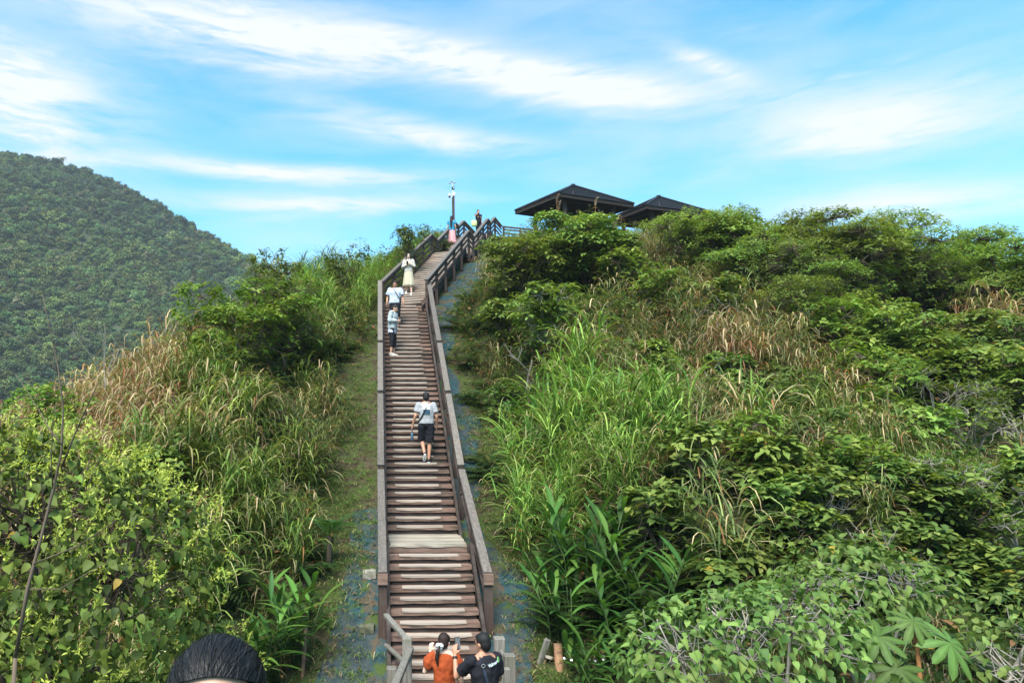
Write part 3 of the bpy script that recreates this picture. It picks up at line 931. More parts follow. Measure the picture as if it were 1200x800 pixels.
SHRUBS = [
 ('shrub', 'light green umbrella leaved shrub directly in front of the nearest shelter', 680, 238, 'umbrella', 3.4, 2.1, 1.7, dict(v=0)),
 ('shrub', 'light green umbrella leaved shrub leaning over the upper stair railing', 612, 276, 'umbrella', 2.5, 1.8, 1.6, dict(v=1)),
 ('shrub', 'spreading bright shrub below the gap between the two shelters', 725, 278, 'umbrella', 2.3, 1.7, 1.3, dict(v=2)),
 ('shrub', 'low bright rosette shrub just below the shrub that fronts the nearest shelter', 655, 280, 'umbrella', 2.0, 1.4, 1.3, dict(v=3)),
 ('shrub', 'thin pale stemmed shrub with drooping light leaves above the tall bright cane grass', 640, 336, 'umbrella', 2.4, 1.6, 1.2, dict(v=4, pale=True, multi=2)),
 ('shrub', 'thin shrub with light leaf rosettes reaching toward the stairs, beside the mossy strip', 595, 345, 'umbrella', 1.9, .9, .9, dict(v=5, multi=2)),
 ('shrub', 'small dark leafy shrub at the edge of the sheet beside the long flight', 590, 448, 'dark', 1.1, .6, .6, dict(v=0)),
 ('shrub', 'dense tree crown on the crest just right of the second shelter', 822, 234, 'tree', 3.2, 2.3, 2.0, dict(v=0, multi=2)),
 ('shrub', 'small bright crown poking up before the roof of the second shelter', 778, 256, 'umbrella', 2.0, 1.2, 1.2, dict(v=1)),
 ('shrub', 'rounded crest tree between the shelter and the flat topped trees', 900, 246, 'tree', 3.0, 2.3, 2.0, dict(v=1, multi=2)),
 ('flat_topped_tree', 'flat topped tree on the ridge with sky showing under its crown', 975, 246, 'tree', 3.6, 2.6, 2.0, dict(v=2, multi=2)),
 ('flat_topped_tree', 'widest flat topped tree on the ridge right of the sky gaps', 1045, 248, 'tree', 3.6, 2.6, 2.0, dict(v=3, multi=2)),
 ('flat_topped_tree', 'flat topped tree where the ridge begins to sink', 1105, 262, 'tree', 3.3, 2.3, 2.0, dict(v=4, multi=2)),
 ('flat_topped_tree', 'last flat topped tree on the ridge, at the picture edge', 1178, 282, 'tree', 3.2, 2.4, 2.0, dict(v=5, multi=2)),
 ('shrub', 'dense dark bush under the rounded crest tree', 910, 282, 'fine', 2.4, 2.2, 1.8, dict(v=0)),
 ('shrub', 'dense dark bush under the sky gaps of the ridge trees', 985, 305, 'fine', 2.2, 1.8, 1.6, dict(v=1)),
 ('shrub', 'dark bush below the sinking end of the ridge', 1165, 318, 'fine', 2.2, 2.0, 1.6, dict(v=2)),
 ('shrub', 'bush with fine leaves above the rusty reed clump', 1075, 305, 'fine', 2.0, 1.8, 1.5, dict(v=3)),
 ('shrub', 'mid green shrub left of the rusty reed clump', 1020, 340, 'bright', 1.9, 1.4, 1.2, dict(v=0)),
 ('shrub', 'bright umbrella leaved shrub below the rusty reed clump', 1035, 368, 'umbrella', 1.9, 1.5, 1.3, dict(v=2)),
 ('shrub', 'wide umbrella leaved shrub on the right slope above the grey branched shrubs', 1105, 385, 'umbrella', 1.8, 1.7, 1.3, dict(v=3)),
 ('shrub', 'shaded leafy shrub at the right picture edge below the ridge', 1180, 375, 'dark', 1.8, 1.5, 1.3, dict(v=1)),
 ('shrub', 'grey branched shrub with small bright leaves, uppermost on the right slope', 1090, 425, 'sparse', 1.7, 1.5, 1.2, dict(v=0, pale=True)),
 ('shrub', 'grey branched shrub with many crossing twigs, middle of the right slope', 1135, 465, 'sparse', 1.5, 1.3, 1.1, dict(v=1, pale=True)),
 ('shrub', 'grey branched shrub with sparse leaves cut by the right picture edge', 1190, 450, 'sparse', 1.6, 1.3, 1.1, dict(v=2, pale=True)),
 ('shrub', 'low grey branched shrub with bright tips beside the dry reed patch', 1165, 540, 'sparse', 1.2, 1.0, .9, dict(v=3, pale=True)),
 ('shrub', 'small grey branched shrub above the long pale fallen branch', 1110, 530, 'sparse', 1.1, .8, .8, dict(v=4, pale=True)),
 ('shrub', 'small bright leaved shrub with white stems in the middle of the right slope', 850, 410, 'heart', 1.5, .85, .8, dict(v=0, pale=True, multi=2)),
 ('shrub', 'dark bush behind the white stemmed shrub', 915, 430, 'dark', 1.4, 1.1, 1.0, dict(v=2)),
 ('shrub', 'row of light heart leaves on a thin pale stemmed shrub', 960, 530, 'heart', 1.4, .9, .7, dict(v=1, pale=True, multi=2)),
 ('shrub', 'heart leaved shrub on thin stems in front of the drying silvergrass', 905, 548, 'heart', 1.4, .7, .6, dict(v=2, multi=2)),
 ('shrub', 'light leaved shrub between dry grass and the white forked branch', 1040, 530, 'heart', 1.2, .7, .6, dict(v=3, multi=2)),
 ('shrub', 'low heart leaved shrub under the white forked branch', 985, 632, 'heart', 1.2, .8, .7, dict(v=4)),
 ('shrub', 'low bright shrub at the right edge below the grey branched shrubs', 1185, 590, 'sparse', 1.0, .8, .7, dict(v=5, pale=True)),
 ('shrub', 'leafy shrub right of the white forked branch among dry stems', 1120, 625, 'heart', .9, .6, .6, dict(v=5)),
 ('shrub', 'bright leaved shrub with pale twigs rising over the reed bank', 235, 305, 'bright', 3.3, 1.6, 1.1, dict(v=1, pale=True)),
 ('shrub', 'widest bright green shrub on the left bank under the mountain slope', 290, 325, 'bright', 2.9, 2.0, 1.3, dict(v=2)),
 ('shrub', 'bright green shrub on the left bank nearest the tall fresh grass', 340, 325, 'bright', 2.8, 1.6, 1.1, dict(v=3)),
 ('shrub', 'dark reddish tinged bush against the sky at the foot of the mountain line', 312, 292, 'dark', 3.2, 1.8, 1.2, dict(v=3)),
 ('shrub', 'dark leaved bush against the sky at the crest of the tall fresh grass', 405, 284, 'dark', 2.4, 1.0, .9, dict(v=4)),
 ('shrub', 'dark leaved bush against the sky behind the upper left stair railing', 480, 262, 'dark', 2.4, 1.2, 1.0, dict(v=1)),
 ('shrub', 'pale green heart leaved shrub beside the grass slope left of the stairs', 350, 372, 'heart', 1.5, 1.0, .8, dict(v=5)),
 ('shrub', 'low bushy shrub at the left picture edge below the mountain', 60, 452, 'bright', 2.0, 1.3, 1.1, dict(v=0)),
 ('shrub', 'heart leaved shrub between the big flowering bush and the drooping cane grass', 195, 505, 'heart', 1.7, .7, .7, dict(v=1)),
]
SHRUBS += [
 ('shrub', 'leafy crown filling the dip between second shelter and rounded crest tree', 862, 258, 'tree', 2.6, 1.9, 1.6, dict(v=6, multi=2)),
 ('shrub', 'dark bush in front of the first flat topped tree', 955, 296, 'fine', 2.2, 1.7, 1.4, dict(v=4)),
 ('shrub', 'leafy bush under the widest flat topped tree', 1060, 286, 'tree', 2.4, 1.9, 1.5, dict(v=7)),
 ('shrub', 'leafy bush under the flat topped tree where the ridge sinks', 1130, 300, 'tree', 2.4, 1.9, 1.5, dict(v=8)),
 ('shrub', 'bright shrub at the right edge just above the grey branched shrubs', 1160, 408, 'bright', 1.7, 1.4, 1.1, dict(v=4)),
 ('shrub', 'leafy shrub between the fern palm and the grey branched shrubs', 1030, 425, 'bright', 1.5, 1.1, .9, dict(v=5)),
 ('shrub', 'umbrella leaved shrub in the middle of the grey branched shrubs', 1075, 470, 'umbrella', 1.4, 1.0, .9, dict(v=1)),
 ('shrub', 'heart leaved shrub left of the white forked branch, half in dry grass', 935, 592, 'heart', 1.2, .75, .65, dict(v=6)),
 ('shrub', 'heart leaved shrub below the castor like plant', 868, 618, 'heart', 1.1, .7, .6, dict(v=7)),
 ('shrub', 'heart leaved shrub right of the white forked branch', 1070, 600, 'heart', 1.1, .75, .65, dict(v=8)),
 ('shrub', 'light green shrub at the lower right edge above the corner bush', 1175, 640, 'heart', 1.1, .8, .7, dict(v=9)),
 ('shrub', 'bright shrub between the low edge shrub and the long fallen branch', 1130, 570, 'sparse', 1.1, .9, .8, dict(v=6)),
 ('shrub', 'leafy shrub above the row of light heart leaves', 965, 480, 'dark', 1.3, 1.0, .9, dict(v=5)),
 ('shrub', 'dark leafy shrub between the tan reeds and the fern palm', 905, 455, 'dark', 1.3, .9, .8, dict(v=6)),
 ('shrub', 'pale leaved shrub amid silvergrass left of the white stemmed shrub', 760, 400, 'umbrella', 1.6, .8, .7, dict(v=6, multi=2)),
 ('shrub', 'bright leafy shrub below the mountain foot, left of the tallest twig tree', 170, 352, 'bright', 2.4, 1.3, 1.1, dict(v=6)),
 ('shrub', 'leafy shrub half sunk in tan reeds on the left bank', 250, 385, 'bright', 1.9, 1.0, .9, dict(v=7)),
]
SHRUBS += [
 ('shrub', 'dense leafy bush on the slope directly below the second shelter', 775, 305, 'bright', 2.1, 1.3, 1.1, dict(v=8)),
 ('shrub', 'light rosette leaved bush under the rounded crest tree, in silvergrass', 830, 322, 'umbrella', 2.0, 1.2, 1.0, dict(v=7)),
 ('shrub', 'dark leafy bush under the crown that fills the dip beside the second shelter', 868, 284, 'fine', 2.3, 1.7, 1.4, dict(v=5)),
 ('shrub', 'dark leafy bush below the dense bush of the rounded crest tree', 935, 320, 'fine', 2.2, 1.7, 1.4, dict(v=6)),
 ('shrub', 'leafy green bush just left of the shrub beside the rusty reeds', 975, 345, 'bright', 2.0, 1.4, 1.2, dict(v=9)),
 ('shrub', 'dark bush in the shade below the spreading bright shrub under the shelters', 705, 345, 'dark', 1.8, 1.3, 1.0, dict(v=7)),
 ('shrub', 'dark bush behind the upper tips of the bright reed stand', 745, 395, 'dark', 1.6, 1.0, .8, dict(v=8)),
 ('shrub', 'green bush above the fern palm, lower neighbour of the bright umbrella shrub', 1000, 398, 'bright', 1.7, 1.3, 1.0, dict(v=10)),
 ('shrub', 'rosette leaved bush between two wide umbrella shrubs on the right slope', 1055, 398, 'umbrella', 1.7, 1.2, 1.0, dict(v=8)),
 ('shrub', 'rosette leaved bush at the foot of the rusty reed clump, right side', 1145, 362, 'umbrella', 1.8, 1.3, 1.1, dict(v=9)),
 ('shrub', 'low rosette bush touching the left side of the uppermost grey branched shrub', 1030, 455, 'umbrella', 1.4, 1.0, .8, dict(v=10)),
 ('shrub', 'green leafy bush below the white stemmed shrub', 870, 478, 'bright', 1.5, 1.0, .8, dict(v=11)),
 ('shrub', 'heart leaved bush at the right flank of the bright reed stand', 815, 490, 'heart', 1.6, .9, .8, dict(v=10)),
 ('shrub', 'rosette bush above the heart leaved shrub on thin stems', 915, 512, 'umbrella', 1.4, .9, .8, dict(v=11)),
 ('shrub', 'leafy bush under the dark fern palm on the right slope', 1000, 505, 'bright', 1.3, .9, .8, dict(v=12)),
 ('shrub', 'heart leaved bush right of the row of light heart leaves', 1085, 548, 'heart', 1.2, .9, .7, dict(v=11)),
 ('shrub', 'heart leaved bush left of the castor like plant among reeds', 770, 565, 'heart', 1.5, .75, .65, dict(v=12)),
 ('shrub', 'low heart leaved bush behind the bush on arching grey stems', 835, 652, 'heart', 1.1, .7, .6, dict(v=13)),
 ('shrub', 'bright leafy bush at the right edge under the shaded leafy shrub', 1190, 425, 'bright', 1.6, 1.2, 1.0, dict(v=13)),
 ('shrub', 'rosette bush at the right edge halfway down the slope', 1195, 520, 'umbrella', 1.2, .9, .8, dict(v=12)),
]
BARES = [
 ('tallest thin leafless twig tree against the mountain', 240, 268, 3.6, 12, dict(r=.03, spread=.28, n=5)),
 ('thin leafless twig tree just right of the tallest one against the mountain', 262, 285, 3.2, 13, dict(r=.025, spread=.3, n=4)),
 ('low leafless twig shrub between bright shrub and mountain', 205, 330, 2.6, 14, dict(r=.025, spread=.45, n=6)),
 ('leafless stems leaning over the left reed bank', 130, 365, 3.2, 15, dict(r=.022, spread=.22, n=3, tilt=.12)),
 ('leafless grey stems at the left picture edge before the mountain', 15, 400, 3.2, 24, dict(r=.022, spread=.25, n=3, tilt=.2)),
 ('white forked leafless branch standing in dry grass on the lower right', 1010, 580, 1.5, 16, dict(r=.03, spread=.45, n=6)),
 ('white leafless stems under the row of light heart leaves', 955, 545, 1.5, 17, dict(r=.025, spread=.3, n=4)),
 ('curved white leafless stems at the small white stemmed shrub', 862, 425, 1.5, 18, dict(r=.028, spread=.4, n=5)),
 ('long pale fallen branch slanting through dry stems on the right', 1090, 600, 1.2, 19, dict(r=.03, spread=.4, n=5, tilt=1.0, rz=-.4)),
 ('pale leaning trunk under the drooping light leaved shrub', 612, 375, 2.3, 20, dict(r=.05, spread=.4, n=3, tilt=.22)),
 ('tangle of grey leafless twigs at the middle of the right slope', 1120, 440, 1.7, 21, dict(r=.02, spread=.55, n=6)),
 ('tangle of grey leafless twigs cut by the right picture edge', 1180, 500, 1.5, 22, dict(r=.02, spread=.55, n=6)),
 ('thin grey brown leafless stems in the silvergrass above the white stemmed shrub', 800, 340, 2.0, 23, dict(r=.022, spread=.25, n=5)),
 ('grey leafless twigs among the dry reeds left of the ridge bushes', 870, 330, 2.2, 25, dict(r=.022, spread=.25, n=5)),
 ('arching pale twigs below the lower right heart leaved bushes', 900, 740, 1.1, 26, dict(r=.014, spread=.5, n=4)),
 ('arching pale twigs right of the large lobed leaves', 1165, 690, 1.3, 27, dict(r=.008, spread=.4, n=4)),
]
GINGERS = [
 ('dark ginger plant with long upright leaves at the foot of the bright cane grass', 688, 588, 1.6, 13, dict(seed_=1, scale=1.15, spread=.5)),
 ('ginger plant with glossy leaves beside the bare soil right of the stairs', 668, 662, 1.3, 11, dict(seed_=2, scale=1.0, spread=.45)),
 ('ginger plant with broad pale leaves left of the lower right heart leaved bush', 728, 668, 1.35, 11, dict(seed_=3, scale=1.05, spread=.45)),
 ('low ginger plant in the corner below the other ginger plants', 705, 742, .95, 9, dict(seed_=4, scale=.9, spread=.45)),
 ('ginger plant beside the broken stake left of the stairs', 352, 690, 1.1, 9, dict(seed_=5, scale=1.0)),
 ('ginger plant under the drooping cane grass left of the teal sheet', 312, 715, 1.1, 8, dict(seed_=6, scale=1.0)),
 ('dark broad leaved ginger in the hollow beside the mossy strip', 605, 470, 1.1, 5, dict(seed_=7, scale=.9)),
]
GINGERS += [
 ('dark ginger plant at the right edge of the ginger group, under long cane blades', 765, 625, 1.3, 10, dict(seed_=8, scale=1.0, spread=.5)),
 ('dark ginger plant between bare soil and the upper ginger plant', 648, 622, 1.2, 9, dict(seed_=9, scale=.95, spread=.45)),
]
PALMATES = [
 ('plant with huge lobed leaves on a rusty stem in the lower right', 1073, 738, [(1070, 727, .0, .85, .5), (1030, 745, -.05, 1.0, .7), (1113, 752, -.15, 1.15, .9), (1052, 782, -.25, 1.05, .9), (1008, 742, .1, .9, .5)], 6.9, dict(scale=.85)),
 ('castor like plant with dark star shaped leaves in the middle of the right slope', 828, 566, [(800, 562, .1, 1.0, .6), (842, 556, .1, 1.0, .6), (826, 590, -.2, 1.05, .9), (862, 574, 0, 1.0, .7), (786, 588, -.1, .9, .8), (850, 604, -.2, .95, 1.0), (815, 545, .2, .9, .4)], 13.0, dict(name='castor_plant', stem='stem')),
]
PALMS = [
 ('small feathery palm at the edge of the drooping cane grass', 386, 630, None, 16, .95, 3),
 ('dark fern palm among strap grass on the right slope', 985, 450, 19.5, 14, 1.9, 4, 'fern_palm'),
 ('smaller dark fern palm below the big one on the right slope', 1045, 505, 16.5, 12, 1.3, 5, 'fern_palm'),
 ('dark fern palm beside the leaning pale trunk', 785, 440, 19.0, 12, 1.5, 6, 'fern_palm'),
]
NEARS = [
 dict(label='big bush with heart shaped leaves and yellow green flower sprays in the lower left', lobes=[(-3.9, 5.6, -.6, 1.3, 1.1, .95), (-2.9, 5.6, -.75, 1.0, .9, .85), (-2.25, 5.7, -1.1, .8, .8, .9), (-3.2, 5.2, -1.9, 1.2, .9, 1.0),
      (-1.7, 5.9, -2.05, .5, .5, .7), (-4.3, 5.0, -1.6, 1.2, .9, 1.2), (-2.4, 5.4, -2.5, .9, .8, .8)], leaf_L=(.045, .098), n_leaf=9500, n_single=300, seed_=5, flowers=1500, base=(-2.7, 5.9), lo=(.035, .065, .013), hi=(.135, .19, .035)),
 dict(label='heart leaved bush on arching grey stems right of the ginger plants', lobes=[(2.75, 7.0, -2.05, .6, .7, .5), (3.35, 7.1, -1.95, .75, .7, .55), (4.0, 7.3, -1.9, .7, .7, .5)], leaf_L=(.06, .115), n_leaf=1300, n_single=220, seed_=6, pale=True, base=(3.4, 7.3),
      lo=(.05, .09, .02), hi=(.15, .21, .05)),
 dict(label='heart leaved bush behind the plant with huge lobed leaves', lobes=[(4.7, 8.0, -1.8, .7, .7, .45), (5.4, 8.4, -1.6, .8, .7, .5), (6.1, 8.5, -1.65, .6, .6, .4)], leaf_L=(.06, .12), n_leaf=1200, n_single=160, seed_=7, pale=True, base=(5.3, 8.5),
      lo=(.045, .085, .018), hi=(.14, .2, .045)),
 dict(label='heart leaved bush in the lower right corner', lobes=[(6.2, 7.3, -2.3, .7, .7, .5), (6.7, 7.6, -2.0, .6, .6, .5), (5.8, 7.1, -2.8, .6, .6, .4)], leaf_L=(.06, .11), n_leaf=800, n_single=120, seed_=8, pale=True, base=(6.3, 7.5),
      lo=(.05, .09, .02), hi=(.15, .21, .05)),
 dict(label='low leafy bush along the bottom edge between ginger and heart leaved bushes', lobes=[(2.4, 6.7, -2.9, .5, .6, .4), (4.6, 6.8, -2.6, .7, .6, .45), (3.6, 6.6, -2.8, .6, .6, .4)], leaf_L=(.06, .12), n_leaf=520, n_single=80, seed_=9, pale=False, base=(3.6, 6.8),
      lo=(.03, .055, .014), hi=(.09, .13, .03)),
]

SHRUB_AT = [(*spot(a[1], a[2], a[3])[:2], 1.25) for a in GINGERS] + [(*spot(a[1 + 1], a[3], a[5])[:2], a[6]) for a in SHRUBS]
# ---------------------------------------------------------------- plants: leaf arrays
def unit(a):
    return a / np.maximum(np.linalg.norm(a, axis=-1, keepdims=True), 1e-9)
def leaves(P, D, N, L, Wd, droop=.25, fold=.25, shape='ovate', col=None):
    """P base (n,3), D outward direction, N upper-side normal, L length, Wd width -> verts, [quads/tris], cols
    a leaf is a folded blade along a bending midrib"""
    n = len(P)
    prof = {'ovate': [(0, .0), (.3, .9), (.62, .8), (1, 0)], 'lance': [(0, .15), (.3, .9), (.65, .85), (1, 0)],
            'heart': [(0, .35), (.18, 1.0), (.55, .85), (1, 0)], 'simple': [(0, 0), (.5, 1), (1, 0)], 'obov': [(0, .05), (.35, .6), (.72, 1), (1, .15)]}[shape]
    D = unit(D)
    S = unit(np.cross(D, N))
    U = unit(np.cross(S, D))
    L = np.broadcast_to(np.asarray(L, float).reshape(-1, 1), (n, 1))
    Wd = np.broadcast_to(np.asarray(Wd, float).reshape(-1, 1), (n, 1))
    dr = np.broadcast_to(np.asarray(droop, float).reshape(-1, 1), (n, 1))
    rows = []
    for (t, w) in prof:
        mid = P + D * (L * t) - U * (L * dr * t * t)
        if w <= 0:
            rows.append(mid[:, None, :])
        else:
            e = S * (Wd * w / 2)
            h = U * (Wd * w / 2 * fold)
            rows.append(np.stack([mid - e + h, mid, mid + e + h], 1))
    k = sum(r.shape[1] for r in rows)
    V = np.concatenate(rows, 1)
    idx, s = [], 0
    for r in rows:
        idx.append(list(range(s, s + r.shape[1])))
        s += r.shape[1]
    Q, T = [], []
    for a, b in zip(idx[:-1], idx[1:]):
        if len(a) == 1 and len(b) == 3:
            T += [(a[0], b[1], b[0]), (a[0], b[2], b[1])]
        elif len(a) == 3 and len(b) == 1:
            T += [(a[0], a[1], b[0]), (a[1], a[2], b[0])]
        elif len(a) == 3 and len(b) == 3:
            Q += [(a[0], a[1], b[1], b[0]), (a[1], a[2], b[2], b[1])]
    base = (np.arange(n) * k)[:, None, None]
    out = []
    for f in (Q, T):
        if f:
            out.append((np.array(f)[None] + base).reshape(-1, len(f[0])))
    C = None
    if col is not None:
        C = np.repeat(np.asarray(col)[:, None, :], k, 1).reshape(-1, 3)
    return V.reshape(-1, 3), out, C
class LG:
    """leaf geometry gathered into one mesh"""
    def __init__(s):
        s.V, s.F, s.C, s.n = [], [], [], 0
    def add(s, V, F, C):
        s.V.append(V)
        s.F += [f + s.n for f in F]
        s.C.append(C)
        s.n += len(V)
    def mesh(s, name, mat):
        by = {}
        for f in s.F:
            by.setdefault(f.shape[1], []).append(f)
        return mesh_np(name, np.concatenate(s.V), [np.concatenate(v) for v in by.values()], mat, np.concatenate(s.C))
def blades(P, D, L, Wd, droop, seg=5, col=None, tipcol=None, rs=None):
    """grass blades: ribbons that leave along D and bend over under their weight"""
    n = len(P)
    D = unit(D)
    up = np.array([0, 0, 1.0])
    hor = D.copy()
    hor[:, 2] = 0
    hor = unit(hor + 1e-6)
    S = unit(np.cross(hor, up))
    L = np.asarray(L).reshape(-1, 1)
    Wd = np.asarray(Wd).reshape(-1, 1)
    dr = np.asarray(droop).reshape(-1, 1)
    pts = [P]
    cur = P
    ang = np.arctan2(D[:, 2:3], np.linalg.norm(D[:, :2], axis=1, keepdims=True))
    a = ang
    for i in range(seg):
        a = a - dr * ((i + .6) / seg) * 1.6 / seg * 2
        a = np.maximum(a, -1.45)
        cur = cur + (hor * np.cos(a) + up * np.sin(a)) * (L / seg)
        pts.append(cur)
    rows, cols = [], []
    tw = rs.uniform(-.5, .5, (n, 1)) if rs is not None else 0
    for i, p in enumerate(pts):
        t = i / seg
        w = Wd * (.55 + 1.2 * t - 1.75 * t * t) if t < 1 else Wd * .0
        sd = unit(S + up * tw * t)
        rows.append(np.stack([p - sd * w / 2, p + sd * w / 2], 1))
        c = col * (1 - t ** 2) + tipcol * t ** 2
        cols.append(np.stack([c, c], 1))
    V = np.concatenate(rows, 1)
    C = np.concatenate(cols, 1).reshape(-1, 3)
    k = 2 * (seg + 1)
    f = np.array([(2 * i, 2 * i + 1, 2 * i + 3, 2 * i + 2) for i in range(seg)])
    F = (f[None] + (np.arange(n) * k)[:, None, None]).reshape(-1, 4)
    return V.reshape(-1, 3), [F], C
def lerpc(a, b, t):
    a, b = np.array(a), np.array(b)
    return a[None] * (1 - t[:, None]) + b[None] * t[:, None]
GREEN_D, GREEN_L, GREEN_Y = (.035, .068, .012), (.125, .18, .032), (.21, .25, .055)
TAN_D, TAN_L, RUST = (.17, .11, .055), (.46, .35, .2), (.19, .085, .036)
def cane_clump(seed, dry=.06, stems=11, h=(1.3, 2.1), lw=.034, ll=(.6, 1.0), droop=(.9, 1.7), pale=.5, grey=0.0, lift=1.0):
    rs = np.random.RandomState(seed)
    P, D, L, Wd, dr, c0, c1 = [], [], [], [], [], [], []
    for s in range(stems):
        hh = rs.uniform(*h)
        az = rs.uniform(0, 6.28)
        r0 = rs.uniform(0, .28)
        base = np.array([math.cos(az) * r0, math.sin(az) * r0, -.1])
        lean = np.array([math.cos(az), math.sin(az), 0]) * rs.uniform(.02, .22) + np.array([rs.uniform(-.08, .08), rs.uniform(-.08, .08), 0])
        deadstem = rs.rand() < dry
        nl = rs.randint(8, 12)
        for k in range(nl):
            t = .12 + .88 * (k + rs.rand()) / nl
            p = base + np.array([0, 0, hh * t]) + lean * hh * t * t
            a = rs.uniform(0, 6.28)
            e = rs.uniform(.9, 1.3) if t > .5 else rs.uniform(.6, 1.1)
            P.append(p)
            D.append((math.cos(a) * math.cos(e), math.sin(a) * math.cos(e), math.sin(e)))
            isdry = deadstem or rs.rand() < (dry * .5 + .5 * max(0, .4 - t))
            L.append(rs.uniform(*ll) * (.75 if t > .9 else 1))
            Wd.append(lw * rs.uniform(.7, 1.25))
            dr.append(rs.uniform(*droop) * (1.25 if isdry else 1))
            if isdry:
                q = rs.rand()
                c = np.array(TAN_D) * (1 - q) + np.array(TAN_L) * q
                if rs.rand() < .25:
                    c = np.array(RUST)
                c0.append(c)
                c1.append(c * 1.1)
            else:
                q = rs.rand()
                c = np.array(GREEN_D) * (1 - q) + np.array(GREEN_L) * q
                if rs.rand() < .2 * pale:
                    c = np.array(GREEN_Y)
                if grey:
                    g_ = c.mean() * 1.25
                    c = c * (1 - grey) + np.array([g_ * 1.06, g_, g_ * .72]) * grey
                c = c * np.array([lift * .86, lift * 1.02, lift * .95]) if lift != 1 else c
                c0.append(c)
                tip = c * 1.25
                if rs.rand() < .25 + dry:
                    tip = np.array(TAN_L) * rs.uniform(.5, 1)
                c1.append(tip)
    lg = LG()
    lg.add(*blades(np.array(P), np.array(D), L, Wd, dr, 6, np.array(c0), np.array(c1), rs))
    # the canes themselves
    P2 = rs.uniform(-.25, .25, (stems, 3))
    P2[:, 2] = -.1
    D2 = np.stack([P2[:, 0] * .5, P2[:, 1] * .5, np.ones(stems)], 1)
    cc = lerpc(GREEN_D, TAN_D, rs.rand(stems))
    lg.add(*blades(P2, D2, rs.uniform(h[0] * .7, h[1] * .8, stems), np.full(stems, .022), np.full(stems, .05), 3, cc, cc, rs))
    return lg.mesh('cane_clump', M['grass'])
def tuft(seed, n=34, h=(.08, .2), w=.008, dry=.12, spread=.14):
    rs = np.random.RandomState(seed)
    P = np.stack([rs.normal(0, spread, n), rs.normal(0, spread, n), np.full(n, -.01)], 1)
    a = rs.uniform(0, 6.28, n)
    e = rs.uniform(.6, 1.4, n)
    D = np.stack([np.cos(a) * np.cos(e), np.sin(a) * np.cos(e), np.sin(e)], 1)
    c = lerpc((.03, .06, .012), (.11, .165, .04), rs.rand(n))
    dm = rs.rand(n) < dry
    c[dm] = lerpc(TAN_D, TAN_L, rs.rand(dm.sum()))
    lg = LG()
    lg.add(*blades(P, D, rs.uniform(h[0], h[1], n), np.full(n, w), rs.uniform(.5, 1.4, n), 3, c, c * 1.2, rs))
    return lg.mesh('grass_tuft', M['grass'])
def weed(seed, n=26, size=(.05, .1), h=.35, c_lo=(.022, .05, .012), c_hi=(.075, .13, .032), spread=.2, dead=.1, stem=True):
    """a low leafy weed: short stems with leaves along them"""
    rs = np.random.RandomState(seed)
    P, D, N = [], [], []
    for k in range(n):
        a = rs.uniform(0, 6.28)
        r = spread * math.sqrt(rs.rand())
        z = h * rs.uniform(.1, 1)
        P.append((math.cos(a) * r, math.sin(a) * r, z))
        b = a + rs.normal(0, .8)
        D.append((math.cos(b), math.sin(b), rs.uniform(-.3, .5)))
        N.append((rs.normal(0, .25), rs.normal(0, .25), 1))
    c = lerpc(c_lo, c_hi, rs.rand(n))
    dm = rs.rand(n) < dead
    c[dm] = lerpc(TAN_D, (.22, .12, .05), rs.rand(dm.sum()))
    L = rs.uniform(*size, n)
    lg = LG()
    lg.add(*leaves(np.array(P), np.array(D), np.array(N), L, L * rs.uniform(.4, .65, n), rs.uniform(.1, .5, n), .2, 'ovate', c))
    if stem:
        m = 7
        P2 = rs.uniform(-.06, .06, (m, 3))
        P2[:, 2] = -.05
        a = rs.uniform(0, 6.28, m)
        D2 = np.stack([np.cos(a) * .4, np.sin(a) * .4, np.ones(m)], 1)
        cc = lerpc((.05, .05, .02), (.1, .075, .04), rs.rand(m))
        lg.add(*blades(P2, D2, np.full(m, h * .9), np.full(m, .012), np.full(m, .3), 3, cc, cc, rs))
    return lg.mesh('weed', M['leaf'])
def fern_clump(seed, n=14, L=(.7, 1.2), c_lo=(.016, .035, .01), c_hi=(.05, .085, .025)):
    rs = np.random.RandomState(seed)
    lg = LG()
    for k in range(n):
        a = rs.uniform(0, 6.28)
        ln = rs.uniform(*L)
        e = rs.uniform(.5, 1.1)
        m = 15
        t = np.linspace(.12, 1, m)
        x = ln * t * math.cos(e) + .15 * ln * t * t
        z = ln * t * math.sin(e) - .62 * ln * t * t
        c, s = math.cos(a), math.sin(a)
        mid = np.stack([c * x, s * x, z], 1)
        side = np.array([-s, c, 0])
        for sg in (-1, 1):
            D = sg * side[None] + np.array([c, s, -.25])[None] * .5
            w = .22 * np.sin(np.pi * np.clip(t * .9 + .08, 0, 1)) * ln
            col = lerpc(c_lo, c_hi, np.full(m, rs.rand()))
            lg.add(*leaves(mid, np.repeat(D, m, 0), np.tile([0, 0, 1.0], (m, 1)), w, w * .28, .2, .1, 'simple', col))
    return lg.mesh('fern_clump', M['leaf'])
def strap_clump(seed, n=30):
    """dense strap leaves lying over, dark"""
    return cane_clump(seed, dry=.2, stems=7, h=(.5, 1.0), lw=.03, ll=(.6, 1.1), droop=(1.1, 1.9), pale=.1)

